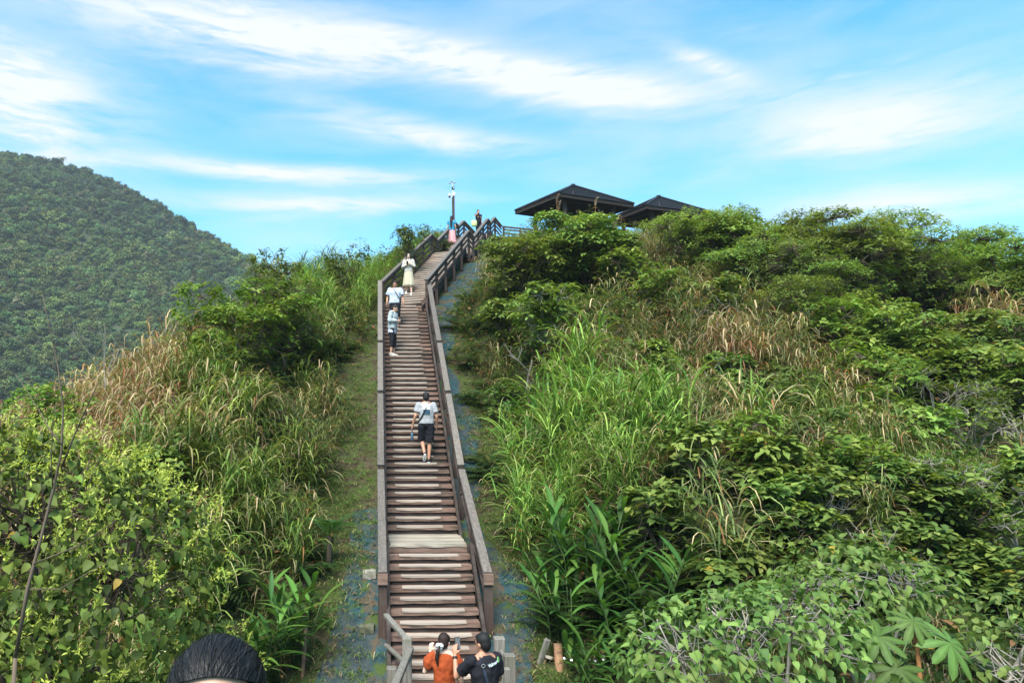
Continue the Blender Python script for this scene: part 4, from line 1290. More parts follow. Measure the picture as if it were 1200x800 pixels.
# ---------------------------------------------------------------- scatter as geometry-node instances
def proto_collection(name, meshes):
    c = bpy.data.collections.new(name)
    for i, me in enumerate(meshes):
        c.objects.link(bpy.data.objects.new('%s_%02d' % (name, i), me))
    return c
def scatter(name, label, cat, pts, rotz, scale, idx, coll, tilt=None, zs=None):
    n = len(pts)
    me = bpy.data.meshes.new(name)
    me.vertices.add(n)
    me.vertices.foreach_set('co', np.asarray(pts, np.float32).ravel())
    a = me.attributes.new('rot', 'FLOAT_VECTOR', 'POINT')
    r = np.zeros((n, 3), np.float32)
    r[:, 2] = rotz
    if tilt is not None:
        r[:, :2] = tilt
    a.data.foreach_set('vector', r.ravel())
    a = me.attributes.new('siz', 'FLOAT_VECTOR', 'POINT')
    s = np.repeat(np.asarray(scale, np.float32)[:, None], 3, 1)
    if zs is not None:
        s[:, 2] *= zs
    a.data.foreach_set('vector', s.ravel())
    a = me.attributes.new('pick', 'INT', 'POINT')
    a.data.foreach_set('value', np.asarray(idx, np.int32))
    o = obj(name, me)
    ng = bpy.data.node_groups.new(name + '_scatter', 'GeometryNodeTree')
    ng.interface.new_socket('Geometry', in_out='INPUT', socket_type='NodeSocketGeometry')
    ng.interface.new_socket('Geometry', in_out='OUTPUT', socket_type='NodeSocketGeometry')
    N = ng.nodes
    gi, go = N.new('NodeGroupInput'), N.new('NodeGroupOutput')
    ci = N.new('GeometryNodeCollectionInfo')
    ci.inputs['Collection'].default_value = coll
    ci.inputs['Separate Children'].default_value = True
    ci.inputs['Reset Children'].default_value = True
    ip = N.new('GeometryNodeInstanceOnPoints')
    ip.inputs['Pick Instance'].default_value = True
    def na(nm, dt):
        q = N.new('GeometryNodeInputNamedAttribute')
        q.data_type = dt
        q.inputs['Name'].default_value = nm
        return q.outputs[0]
    ng.links.new(gi.outputs[0], ip.inputs['Points'])
    ng.links.new(ci.outputs[0], ip.inputs['Instance'])
    ng.links.new(na('pick', 'INT'), ip.inputs['Instance Index'])
    er = N.new('FunctionNodeEulerToRotation')
    ng.links.new(na('rot', 'FLOAT_VECTOR'), er.inputs[0])
    ng.links.new(er.outputs[0], ip.inputs['Rotation'])
    ng.links.new(na('siz', 'FLOAT_VECTOR'), ip.inputs['Scale'])
    ng.links.new(ip.outputs[0], go.inputs[0])
    md = o.modifiers.new('scatter', 'NODES')
    md.node_group = ng
    return tag(o, label, cat, None, 'stuff')

# what grows where: nearest seed on the ground decides
SEEDS = []      # (x, y, kind, size)
def seed(px, py, kind, h=1.9, size=1.0):
    x, y, d = spot(px, py, h)
    SEEDS.append((x, y, kind, size))
for s in GRASS_SEEDS:
    seed(*s)
SX = np.array([(s[0], s[1]) for s in SEEDS])
SK = [s[2] for s in SEEDS]
SS = np.array([s[3] for s in SEEDS])
def kinds_at(P, rs, jitter=.8):
    Q = P + rs.normal(0, jitter, P.shape) * .5
    d = ((Q[:, None, :] - SX[None]) ** 2).sum(-1)
    return d.argmin(1)
rs = np.random.RandomState(21)
def jgrid(x0, x1, y0, y1, step):
    X, Y = np.meshgrid(np.arange(x0, x1, step), np.arange(y0, y1, step))
    P = np.stack([X.ravel(), Y.ravel()], 1)
    return P + rs.uniform(-.5, .5, P.shape) * step
def keep_clear(P, l=2.5, r=2.0):
    y = P[:, 1]
    u = P[:, 0] - xc_of(y)
    left = l - .3 + .25 * np.sin(y * 1.3) - .9 * sm(20, 25, y)
    right = r + .2 * np.sin(y * 1.7) - .2 * sm(20, 25, y) + .6 * sm(24, 27, y) * (1 - sm(30, 33, y))
    ok = (u < -left) | (u > right)
    ok &= (y > 6.5) | (np.abs(u) > 2.6)
    # nothing on the deck or close in front of the camera
    ok &= ~((y > PLAT.y - .6) & (u > -1.6) & (y < PLAT.y + 2.7) & (P[:, 0] < PLAT.x + 3.5))
    ok &= ~((y > PLAT.y + 2.2) & (y < PLAT.y + 13.5) & (P[:, 0] > PLAT.x + .2) & (P[:, 0] < PLAT.x + 15.8))
    ok &= P[:, 0] ** 2 + P[:, 1] ** 2 > 3.2 ** 2
    return ok
# only the part of the hill the viewpoint could see is planted
P = jgrid(-13, 38, 4.5, 44, .52)
P = P[keep_clear(P)]
u = P[:, 0] - xc_of(P[:, 1])
inview = (np.abs(P[:, 0] / np.maximum(P[:, 1], 1) - .2) < 1.02)
P = P[inview & ~((P[:, 1] > 41) & (u < -3))]
k = kinds_at(P, rs)
kinds = np.array(SK)[k]
size = SS[k]
GR = {'tan': dict(dry=.6, lw=.044, ll=(.8, 1.25), droop=(1.2, 2.1), pale=.6), 'fresh': dict(dry=.03, lw=.044, ll=(.9, 1.4), stems=12, droop=(.55, 1.25), pale=1.6, h=(1.5, 2.3), lift=1.3), 'long': dict(dry=.05, lw=.047, ll=(.9, 1.45), stems=11, droop=(.9, 1.7), pale=.9), 'green': dict(dry=.05, lw=.038, ll=(.75, 1.2), droop=(.8, 1.6), pale=.8), 'mix': dict(dry=.2, lw=.03, ll=(.65, 1.1), droop=(.9, 1.7), pale=.4, grey=.25),
      'dry': dict(dry=.42, lw=.034, ll=(.7, 1.15), droop=(1.1, 2.0), pale=.3, grey=.15), 'dark': dict(dry=.12, lw=.03, stems=8, h=(.7, 1.3), ll=(.6, 1.0), droop=(1.0, 1.9), pale=0)}
LAB = {('tan', 0): 'pale tan dead reeds hanging in a broad band across the left bank', ('tan', 1): 'pale tan dead reeds in patches under the ridge bushes on the right',
       ('fresh', 0): 'fresh upright green reeds on the left', ('fresh', 1): 'tall upright fresh green reed stand just right of the long flight',
       ('long', 0): 'long bladed green cane grass drooping over the bank beside the mossy path, lower left', ('long', 1): 'long bladed green cane grass with drooping tips on the right slope',
       ('green', 0): 'tall fresh green cane grass arching over left of the stairs', ('green', 1): 'tall bright green cane grass in a thick stand right of the stairs',
       ('mix', 0): 'half dried greyish silvergrass on the left bank', ('mix', 1): 'thin grey green silvergrass mixed with dead blades across the right slope',
       ('dry', 0): 'tan dead reed blades hanging in clumps on the left bank', ('dry', 1): 'tan and rust dead reed clumps on the right slope',
       ('dark', 0): 'low dark strap grass in the shade at the left bank foot', ('dark', 1): 'low dark strap grass between the shrubs right of the stairs'}
for (sx_, sy_, sr_) in SHRUB_AT:        # shrubs shade out the tall grass under them
    m = ((P[:, 0] - sx_) ** 2 + (P[:, 1] - sy_) ** 2 > (sr_ * .6) ** 2)
    P, kinds, size = P[m], kinds[m], size[m]
u = P[:, 0] - xc_of(P[:, 1])
for kd, par in GR.items():
    coll = proto_collection('cane_' + kd, [cane_clump(100 + i * 7 + len(kd), **par) for i in range(6)])
    for side in (0, 1):
        m = (kinds == kd) & ((u > 0) == bool(side))
        m &= rs.rand(len(P)) < .93
        q = P[m]
        if not len(q):
            continue
        z = ground_z(q[:, 0], q[:, 1])
        n = len(q)
        near = np.where(q[:, 1] < 7, .75, 1.0)
        uq = u[m]
        near = near * (1 - .5 * sm(29, 32, q[:, 1]) * (uq > 0) * (uq < 13)) * (1 - .45 * sm(24.5, 29, q[:, 1]) * (uq < 0))
        near = near * (.82 + .25 * np.sin(q[:, 0] * 1.3 + 2 * np.sin(q[:, 1] * .8)) * np.sin(q[:, 1] * 1.1 + 1))
        scatter('cane_grass' if kd in ('green', 'dark', 'long', 'fresh') else 'dry_grass', LAB[(kd, side)], 'grass', np.column_stack([q, z]), rs.uniform(0, 6.28, n),
                rs.uniform(.72, 1.22, n) * size[m] * near, rs.randint(0, 6, n), coll, tilt=rs.normal(0, .1, (n, 2)))
# undergrowth below everything
coll = proto_collection('weeds', [weed(300 + i, 34, (.07, .17), rs.uniform(.35, .8), spread=.32, c_lo=(.016, .038, .01), c_hi=(.06, .105, .026)) for i in range(5)] +
                        [fern_clump(340 + i) for i in range(3)])
Q = jgrid(-13, 38, 4.2, 44, .5)
Q = Q[keep_clear(Q, 2.3, 1.8)]
Q = Q[np.abs(Q[:, 0] / np.maximum(Q[:, 1], 1) - .2) < 1.04]
n = len(Q)
scatter('undergrowth', 'low dark leafy undergrowth and ferns covering the slopes', 'undergrowth', np.column_stack([Q, ground_z(Q[:, 0], Q[:, 1])]), rs.uniform(0, 6.28, n),
        rs.uniform(.7, 1.5, n), rs.choice(8, n, p=[.17] * 5 + [.05] * 3), coll, tilt=rs.normal(0, .15, (n, 2)))
# short grass and small weeds along both edges of the stairs
coll = proto_collection('tufts', [tuft(400 + i, 60, (.06, .2), .009) for i in range(5)] + [weed(420 + i, 22, (.025, .06), .1, (.03, .06, .013), (.11, .17, .045), .16, .12, False) for i in range(3)])
Q = np.concatenate([jgrid(-4, 3.4, 8.6, 20, .115), jgrid(-5, 7, 20, 33, .17)])
yy = Q[:, 1]
u = Q[:, 0] - xc_of(yy)
dens = np.where(u < 0, sm(.95, 1.6, -u) * .95 * (.35 + .65 * sm(10.5, 14.5, yy)) + .1 * (np.abs(u) > .95), sm(1.25, 1.7, u) * .9 + .07 * (np.abs(u) > .9))
dens *= (np.sin(Q[:, 0] * 2.3 + 1) * np.sin(yy * 1.9) * .35 + .75)
ok = (rs.rand(len(Q)) < dens) & (np.abs(u) < 3.4) & (np.abs(u) > .9)
Q = Q[ok]
n = len(Q)
scatter('short_grass', 'short patchy grass and small weeds beside the stairs', 'grass', np.column_stack([Q, ground_z(Q[:, 0], Q[:, 1]) + .01]), rs.uniform(0, 6.28, n),
        rs.uniform(.6, 1.3, n), rs.randint(0, 8, n), coll)
# dead leaves and twigs on the soil
def litter(seed):
    r = np.random.RandomState(seed)
    n = 12
    P = np.column_stack([r.uniform(-.2, .2, (n, 2)), r.uniform(.01, .03, n)])
    a = r.uniform(0, 6.28, n)
    D = np.column_stack([np.cos(a), np.sin(a), r.uniform(-.2, .3, n)])
    L = r.uniform(.04, .12, n)
    lg = LG()
    lg.add(*leaves(P, D, np.column_stack([r.normal(0, .4, (n, 2)), np.ones(n)]), L, L * r.uniform(.1, .5, n), .3, .3, 'ovate', lerpc((.06, .035, .02), (.26, .19, .12), r.rand(n))))
    return lg.mesh('litter', M['leaf'])
coll = proto_collection('litter', [litter(500 + i) for i in range(4)])
Q = jgrid(-4.5, 4.5, 8.6, 31, .22)
u = Q[:, 0] - xc_of(Q[:, 1])
Q = Q[(np.abs(u) > .85) & (np.abs(u) < 4) & (rs.rand(len(Q)) < .35)]
n = len(Q)
scatter('leaf_litter', 'scattered dead leaves and twigs on the soil beside the stairs', 'leaf litter', np.column_stack([Q, ground_z(Q[:, 0], Q[:, 1]) + .03]), rs.uniform(0, 6.28, n),
        rs.uniform(.6, 1.3, n), rs.randint(0, 4, n), coll)
# ---------------------------------------------------------------- shrubs and trees
def crown_tips(rs, n, rx, ry, rz, zc, lobes, flat=.5, inner=.25):
    """leafy twig ends on the upper sides of several lobes: (pos, outward)"""
    L = []
    for k in range(lobes):
        a = rs.uniform(0, 6.28)
        r = math.sqrt(rs.rand()) * .72
        h = math.sqrt(max(0, 1 - r * r))
        L.append((np.array([math.cos(a) * r * rx, math.sin(a) * r * ry, zc + rz * (h * rs.uniform(.0, .9) - .3)]), rs.uniform(.34, .52)))
    P, O = [], []
    for i in range(n):
        c, s = L[rs.randint(lobes)]
        v = rs.normal(0, 1, 3)
        v /= np.linalg.norm(v)
        if v[2] < -.25:
            v[2] = -v[2] * .6
        q = 1 - inner * rs.rand()
        p = c + v * np.array([rx * s, ry * s, rz * s * flat * 1.4]) * q
        P.append(p)
        O.append(v)
    # some foliage lower down, inside the outline
    for i in range(n // 4):
        a, r = rs.uniform(0, 6.28), rs.uniform(.25, .8)
        P[i] = np.array([math.cos(a) * r * rx, math.sin(a) * r * ry, (zc + rz * .4) * rs.uniform(.25, .8)])
        O[i] = np.array([math.cos(a), math.sin(a), .5]) / 1.118
    return np.array(P), np.array(O), [l[0] for l in L]
def branch_mesh(rs, tips, lobes, base_r, mat, trunk_top=.35, height=2.0, lean=(0, 0), per=.5, name='trunk', twig=.006, crook=.12, multi=1):
    m = MB()
    hubs = []
    top = np.array([lean[0] * .4, lean[1] * .4, height * trunk_top])
    for s in range(multi):
        off = np.array([rs.uniform(-.12, .12), rs.uniform(-.12, .12), 0]) * (multi > 1)
        m.tube([off + np.array([0, 0, -.25]), off * 1.2 + top * .5 + rs.normal(0, .03, 3), top + off * 1.6], [base_r * 1.2, base_r, base_r * .8], 7)
    for c in lobes:
        mid = top * .45 + np.array(c) * .55 + rs.normal(0, crook, 3) * height * .35
        end = np.array(c) - np.array([0, 0, .05])
        pts = [top, top * .7 + mid * .3 + rs.normal(0, crook * .5, 3) * .3, mid, (mid + end) / 2 + rs.normal(0, crook * .5, 3) * .3, end]
        m.tube(pts, [base_r * .75, base_r * .55, base_r * .42, base_r * .3, base_r * .2], 5)
        hubs += pts[2:]
    H = np.array(hubs)
    for p in tips[:int(len(tips) * per)]:
        j = ((H - p) ** 2).sum(1).argmin()
        a = H[j]
        mid = (a + p) / 2 + rs.normal(0, .05, 3) - np.array([0, 0, .04])
        m.tube([a, mid, p], [twig * 1.6, twig * 1.2, twig * .7], 4, cap=False)
    return m
def rosette(rs, P, O, m, L, ratio, droop, shape, lo, hi, young=.0, yc=GREEN_Y, rise=(.0, .5), up=.7, spread=.03, yellow=.004):
    n = len(P)
    A = np.repeat(np.arange(n), m)
    U = unit(O * (1 - up) + np.array([0, 0, 1.0]) * up + rs.normal(0, .18, O.shape))[A]
    ref = np.where(np.abs(U[:, 2:3]) > .95, np.array([[1.0, 0, 0]]), np.array([[0, 0, 1.0]]))
    X = unit(np.cross(U, ref))
    Y = np.cross(U, X)
    ph = np.tile(np.arange(m) * 2.4, n) + np.repeat(rs.uniform(0, 6.28, n), m) + rs.normal(0, .3, n * m)
    e = rs.uniform(rise[0], rise[1], n * m)[:, None]
    D = (X * np.cos(ph)[:, None] + Y * np.sin(ph)[:, None]) * np.cos(e) + U * np.sin(e)
    B = P[A] + D * .02 - U * (rs.rand(n * m)[:, None] * spread * 3) + rs.normal(0, spread, (n * m, 3))
    ln = rs.uniform(*L, n * m)
    c = lerpc(lo, hi, np.clip(np.repeat(rs.rand(n), m) * .6 + rs.rand(n * m) * .4, 0, 1))
    if young:
        yy = np.repeat(rs.rand(n) < young, m)
        c[yy] = lerpc(hi, yc, rs.rand(yy.sum()))
    w = rs.rand(n * m) < yellow
    c[w] = (.3, .22, .03)
    return leaves(B, D, U, ln, ln * ratio * rs.uniform(.85, 1.15, n * m), rs.uniform(droop[0], droop[1], n * m), .25, shape, c)
SPEC = {
 # tips, leaves per tip, leaf length, ratio, droop, shape, lo, hi, young share
 'umbrella': dict(tips=300, m=8, L=(.14, .25), ratio=.42, droop=(.2, .6), shape='obov', lo=(.055, .1, .018), hi=(.155, .23, .042), young=.35, lobes=11, flat=.5, r=.05, up=.8),
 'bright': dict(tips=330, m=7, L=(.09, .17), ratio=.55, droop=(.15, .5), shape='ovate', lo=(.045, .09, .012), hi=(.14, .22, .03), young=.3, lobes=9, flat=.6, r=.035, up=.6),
 'tree': dict(tips=1000, m=7, L=(.08, .15), ratio=.45, droop=(.1, .5), shape='ovate', lo=(.06, .105, .018), hi=(.17, .24, .043), young=.3, lobes=16, flat=.42, r=.07, up=.7),
 'fine': dict(tips=800, m=7, L=(.06, .12), ratio=.4, droop=(.1, .4), shape='ovate', lo=(.052, .094, .017), hi=(.15, .215, .04), young=.2, lobes=14, flat=.5, r=.05, up=.6),
 'sparse': dict(tips=170, m=7, L=(.07, .14), ratio=.42, droop=(.1, .4), shape='obov', lo=(.045, .08, .015), hi=(.13, .19, .035), young=.25, lobes=9, flat=.6, r=.03, up=.7),
 'heart': dict(tips=260, m=6, L=(.09, .16), ratio=.8, droop=(.2, .55), shape='heart', lo=(.045, .085, .017), hi=(.13, .19, .04), young=.25, lobes=10, flat=.6, r=.03, up=.75),
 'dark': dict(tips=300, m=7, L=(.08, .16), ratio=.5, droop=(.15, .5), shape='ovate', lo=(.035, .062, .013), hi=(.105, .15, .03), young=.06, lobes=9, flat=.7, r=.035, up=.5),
}
_shrub = {}
def shrub_meshes(spec, v, h, rx, ry, pale, lean, multi):
    key = (spec, v, round(h, 1), round(rx, 1), round(ry, 1), pale)
    if key in _shrub:
        return _shrub[key]
    s = SPEC[spec]
    r = np.random.RandomState(hash((spec, v)) % 1000 if False else (sum(map(ord, spec)) * 7 + v * 131) % 9973)
    scale = max(.5, min(2.2, rx * ry / 2.0))
    n = int(s['tips'] * scale)
    T, O, lb = crown_tips(r, n, rx, ry, h * .5, h * .62, s['lobes'], s['flat'])
    T[:, 2] = np.maximum(T[:, 2], .12 * h)
    T += np.array([lean[0], lean[1], 0])
    lb = [l + np.array([lean[0], lean[1], 0]) for l in lb]
    lg = LG()
    lg.add(*rosette(r, T, O, s['m'], s['L'], s['ratio'], s['droop'], s['shape'], s['lo'], s['hi'], s['young'], up=s['up']))
    crown = lg.mesh('crown', M['leafbig'] if spec in ('heart', 'umbrella') else M['leaf'])
    bm = branch_mesh(r, T, lb, s['r'], None, .3 if multi == 1 else .15, h, lean, .8 if spec in ('sparse', 'umbrella') else .45, twig=.007 if pale else .006, multi=multi)
    trunk = bm.mesh('trunk', M['pale_bark'] if pale else M['bark'], True)
    _shrub[key] = (trunk, crown)
    return trunk, crown
def shrub(name, label, px, py, spec, h, rx, ry=None, pale=False, v=0, rz=None, lean=(0, 0), multi=3, group=None, d=None, cat='shrub'):
    ry = ry or rx
    if d is None:
        x, y, d = spot(px, py, h)
    else:
        p = at(px, py, d)
        x, y = p.x, p.y
        h = max(.6, p.z - gz(x, y))
    root = empty(name, (x, y, gz(x, y)), rz if rz is not None else (px * 37 % 628) / 100, label, cat, group)
    t, c = shrub_meshes(spec, v, h, rx, ry, pale, lean, multi)
    obj('trunk', t, root)
    tag(obj('crown', c, root), kind='stuff')
    return root
for a in SHRUBS:
    kw = a[8] if len(a) > 8 else {}
    shrub(*a[:8], **kw)

# ---------------------------------------------------------------- bare twig trees
def bare_mesh(seed, h, n=5, spread=.5, r=.02, depth=3):
    r_ = np.random.RandomState(seed)
    m = MB()
    def grow(p, d, ln, rad, lv):
        pts = [p]
        k = 4
        for i in range(k):
            d = d + r_.normal(0, .1, 3)
            d = d / np.linalg.norm(d)
            pts.append(pts[-1] + d * ln / k)
        m.tube(pts, [rad * (1 - .45 * i / k) for i in range(k + 1)], 5, cap=lv == 0)
        if lv < depth:
            for j in range(n if lv == 0 else 3):
                t = r_.randint(1, k + 1)
                q = d + r_.normal(0, spread, 3) + np.array([0, 0, .25])
                grow(pts[t], q / np.linalg.norm(q), ln * r_.uniform(.4, .7), rad * .5, lv + 1)
    grow(np.array([0, 0, -.2]), np.array([0, 0, 1.0]), h * .6, r, 0)
    return m
def bare(label, px, py, h, seed, pale=True, r=.02, spread=.5, n=5, d=None, rz=0, tilt=0.0, name='bare_shrub', cat='bare shrub', z=None):
    if d is None:
        x, y, d = spot(px, py, h)
    else:
        p = at(px, py, d)
        x, y = p.x, p.y
    o = obj(name, bare_mesh(seed, h, n, spread, r).mesh(name, M['pale_bark'] if pale else M['bark'], True), None, (x, y, gz(x, y) if z is None else z))
    o.rotation_euler = (0, tilt, rz)
    return tag(o, label, cat)
for a in BARES:
    bare(*a[:5], **a[5])

def sapling():
    m = MB()
    base = at(18, 770, 4.35)
    root = Vector((base.x, base.y, gz(base.x, base.y)))
    def br(pts, r0, r1):
        P = [at(*p) - root for p in pts]
        n = len(P)
        m.tube(P, [.62 * (r0 + (r1 - r0) * i / (n - 1)) for i in range(n)], 6)
    m.tube([Vector((0, 0, -.2)), Vector((.02, 0, base.z - root.z)) * .5, base - root], [.017, .015, .0132], 7)
    br([(18, 770, 4.35), (32, 690, 4.4), (48, 630, 4.45), (62, 575, 4.5), (72, 530, 4.5), (74, 480, 4.55), (68, 430, 4.6), (58, 385, 4.6), (50, 345, 4.6)], .021, .003)
    br([(72, 548, 4.5), (85, 515, 4.5), (98, 485, 4.45), (112, 455, 4.4), (126, 436, 4.4)], .011, .003)
    br([(98, 485, 4.45), (112, 478, 4.4), (130, 462, 4.35)], .006, .002)
    br([(72, 520, 4.5), (58, 503, 4.55), (45, 480, 4.6), (30, 455, 4.65), (18, 438, 4.7)], .009, .003)
    br([(62, 575, 4.5), (60, 540, 4.45), (62, 500, 4.4), (66, 470, 4.4)], .007, .002)
    br([(40, 660, 4.42), (60, 652, 4.3), (90, 640, 4.2), (118, 622, 4.1), (135, 610, 4.05)], .01, .003)
    br([(36, 690, 4.4), (70, 690, 4.3), (105, 670, 4.2), (130, 655, 4.1)], .008, .003)
    br([(74, 470, 4.55), (84, 455, 4.5), (88, 430, 4.5)], .005, .002)
    br([(70, 440, 4.6), (60, 425, 4.6), (40, 412, 4.6), (4, 388, 4.6)], .005, .002)
    o = m.build('bare_sapling', M['bark'], None, True)
    o.location = root
    tag(o, 'bare grey sapling forking in front of the big flowering bush', 'bare sapling')
sapling()

# ---------------------------------------------------------------- plants whose leaves can be picked out one by one
def single_leaf(name, L, Wd, shape='lance', droop=.3, col=(.05, .11, .02), fold=.2, seed=0, mat='leafbig', rows=6):
    """one leaf along +Y, folded and bending; enough rows for a rounded outline"""
    V, Q, C = [], [], []
    r = random.Random(seed)
    for i in range(rows + 1):
        t = i / rows
        if shape == 'heart':
            w = Wd * (max(0, 1 - t) ** .75) * (1.0 if t > .12 else .72 + 2.3 * t)
        else:
            w = Wd * math.sin(math.pi * min(1, t * .93 + .05)) ** .8
        a = droop * t * 1.2
        y, z = L * t * (1 - .12 * droop * t), -L * droop * t * t * .7
        wave = r.uniform(-.02, .02) * Wd
        V += [(-w / 2, y - (.12 * L if shape == 'heart' and i == 0 else 0), z + w * fold * .5 + wave), (0, y, z), (w / 2, y - (.12 * L if shape == 'heart' and i == 0 else 0), z + w * fold * .5 - wave)]
        for c in (.95, 1.3, .95):
            C.append([q * c for q in col])
        if i:
            k = 3 * i
            Q += [(k - 3, k - 2, k + 1, k), (k - 2, k - 1, k + 2, k + 1)]
    return mesh_np(name, V, [np.array(Q)], M[mat], np.array(C), True)
def frame(D, N):
    D = Vector(D).normalized()
    X = D.cross(Vector(N)).normalized()
    U = X.cross(D).normalized()
    return Matrix((X, D, U)).transposed()
GL = [single_leaf('leaf', .62, .1, 'lance', .35 + .1 * k, [(.03, .075, .016), (.045, .1, .018), (.07, .14, .025)][k % 3], .25, k) for k in range(6)]
def ginger(label, px, py, h, canes, seed_, d=None, spread=.35, scale=1.0):
    if d is None:
        x, y, d = spot(px, py, h)
    else:
        p = at(px, py, d)
        x, y = p.x, p.y
    r = random.Random(seed_)
    root = empty('ginger_plant', (x, y, gz(x, y)), 0, label, 'plant')
    for c in range(canes):
        a = r.uniform(0, 6.28)
        b = Vector((math.cos(a), math.sin(a), 0)) * spread * math.sqrt(r.random())
        top = b * 1.9 + Vector((0, 0, h * r.uniform(.6, .95)))
        mid = b * 1.2 + Vector((0, 0, top.z * .5))
        m = MB()
        m.tube([b - Vector((0, 0, .15)), mid, top], [.014, .012, .006], 5)
        m.build('stem', M['stem'], root, True)
        nl = r.randint(6, 9)
        ph = r.uniform(0, 6.28)
        for k in range(nl):
            t = .3 + .7 * k / (nl - 1)
            p = b.lerp(mid, min(1, t * 2)) if t < .5 else mid.lerp(top, t * 2 - 1)
            aa = ph + (k % 2) * math.pi + r.uniform(-.5, .5)
            e = .35 + .75 * t + r.uniform(-.2, .2)
            D = Vector((math.cos(aa) * math.cos(e), math.sin(aa) * math.cos(e), math.sin(e)))
            o = obj('leaf', r.choice(GL), root)
            s = r.uniform(.75, 1.1) * scale
            o.matrix_local = Matrix.Translation(p) @ frame(D, (D.x * -.4, D.y * -.4, 1)).to_4x4() @ Matrix.Diagonal((s, s, s, 1))
    return root
M['stem'] = plain('green_stem', (.06, .1, .03), .6, .3)
M['stem_brown'] = plain('rusty_stem', (.22, .1, .035), .7, .2)
for a in GINGERS:
    ginger(*a[:5], **a[5])
# large lobed leaves on long stalks
def palmate(name, R_, lobes=9, seed=0, col=(.05, .11, .025), cut=.45, droop=.35):
    r = random.Random(seed)
    V, Q, C = [(0, 0, 0)], [], [[q * 1.15 for q in col]]
    span = 5.4
    for k in range(lobes):
        a = -span / 2 + span * k / (lobes - 1) + math.pi / 2
        ln = R_ * (.78 + .22 * math.cos((k - (lobes - 1) / 2) / lobes * 3.0)) * r.uniform(.92, 1.05)
        hw = span / (lobes - 1) / 2 * 1.0
        base = len(V)
        pts = [(cut, -hw), (cut * .9 + .25, -hw * .78), (.86, -hw * .42), (1.0, 0), (.86, hw * .42), (cut * .9 + .25, hw * .78), (cut, hw)]
        mids = [(cut, 0), (.72, 0)]
        for (q, da) in pts + mids:
            rr = ln * q
            edge = abs(da) / hw
            z = -droop * ln * q * q - (.05 * R_ if 0 < edge else 0) * edge + r.uniform(-.008, .008)
            V.append((rr * math.cos(a + da), rr * math.sin(a + da), z))
            C.append([w * (1.5 if da == 0 else r.uniform(.92, 1.02)) for w in col])
        p, m_ = base, base + 7
        Q += [(0, p, m_), (0, m_, p + 6), (p, p + 1, m_ + 1, ), (p, m_ + 1, m_), (p + 1, p + 2, m_ + 1), (p + 2, p + 3, m_ + 1), (p + 3, p + 4, m_ + 1), (p + 4, p + 5, m_ + 1), (p + 5, p + 6, m_ + 1), (p + 6, m_, m_ + 1)]
    return mesh_np(name, V, [np.array(Q)], M['leafbig'], np.array(C), False)
PL = [palmate('leaf', .34, 9, k, [(.05, .095, .02), (.04, .08, .018), (.065, .115, .026)][k % 3], .38, .3 + .08 * k) for k in range(4)]
def palmate_plant(label, px, py, leaves_px, d, h=None, name='rice_paper_plant', scale=1.0, stem='stem_brown'):
    """leaves_px: where each leaf hangs, measured: (px, py, depth offset, size, tilt toward viewer)"""
    p = at(px, py, d)
    z0 = gz(p.x, p.y)
    root = empty(name, (p.x, p.y, z0), 0, label, 'plant')
    top = p - Vector(root.location)
    m = MB()
    m.tube([(0, 0, -.1), (top.x * .3, .02, top.z * .5), top], [.028, .025, .018], 7)
    m.build('stem', M[stem], root, True)
    r = random.Random(int(px))
    for (lx, ly, dd, s, tl) in leaves_px:
        q = at(lx, ly, d + dd) - Vector(root.location)
        out = q - top
        out.z = 0
        if out.length < .05:
            out = Vector((0, -1, 0))
        out.normalize()
        m = MB()
        m.tube([top, (top + q) / 2 + Vector((0, 0, .05)), q], [.01, .008, .006], 5)
        st = m.build('leaf_stalk', M['stem'], root, True)
        N = Vector((0, 0, 1)) + Vector((0, -tl, 0)) + out * .35
        o = obj('leaf', r.choice(PL), root)
        D = (out - N * out.dot(N) / N.length_squared)
        o.matrix_local = Matrix.Translation(q) @ frame(D, N).to_4x4() @ Matrix.Diagonal((s * scale, s * scale, s * scale, 1))
    return root
for a in PALMATES:
    palmate_plant(*a[:5], **(a[5] if len(a) > 5 else {}))
# feather palms / sago like rosette beside the path
def frond_mesh(seed, L, col, w=.2, n=22):
    r = np.random.RandomState(seed)
    lg = LG()
    t = np.linspace(.1, 1, n)
    mid = np.stack([np.zeros(n), L * t * (1 - .12 * t), L * (.35 * t - .75 * t * t)], 1)
    for sg in (-1, 1):
        D = np.stack([np.full(n, sg * 1.0), np.full(n, .55), np.full(n, -.05)], 1)
        ww = w * np.sin(np.pi * np.clip(t * .85 + .12, 0, 1))
        lg.add(*leaves(mid, D, np.tile([0, 0, 1.0], (n, 1)), ww, ww * .13, .2, .1, 'simple', lerpc(np.array(col) * .8, np.array(col) * 1.2, r.rand(n))))
    ln = 6
    tt = np.linspace(0, 1, ln)
    m = np.stack([np.zeros(ln), L * tt * (1 - .12 * tt), L * (.35 * tt - .75 * tt * tt)], 1)
    V = np.concatenate([m + [-.006, 0, -.004], m + [.006, 0, -.004]])
    Q = np.array([(i, i + 1, ln + i + 1, ln + i) for i in range(ln - 1)])
    lg.add(V, [Q], np.tile(np.array(col) * 1.2, (2 * ln, 1)))
    return lg.mesh('frond', M['leaf'])
FR = [frond_mesh(k, .75, [(.035, .08, .02), (.05, .11, .025), (.028, .065, .018)][k % 3]) for k in range(3)]
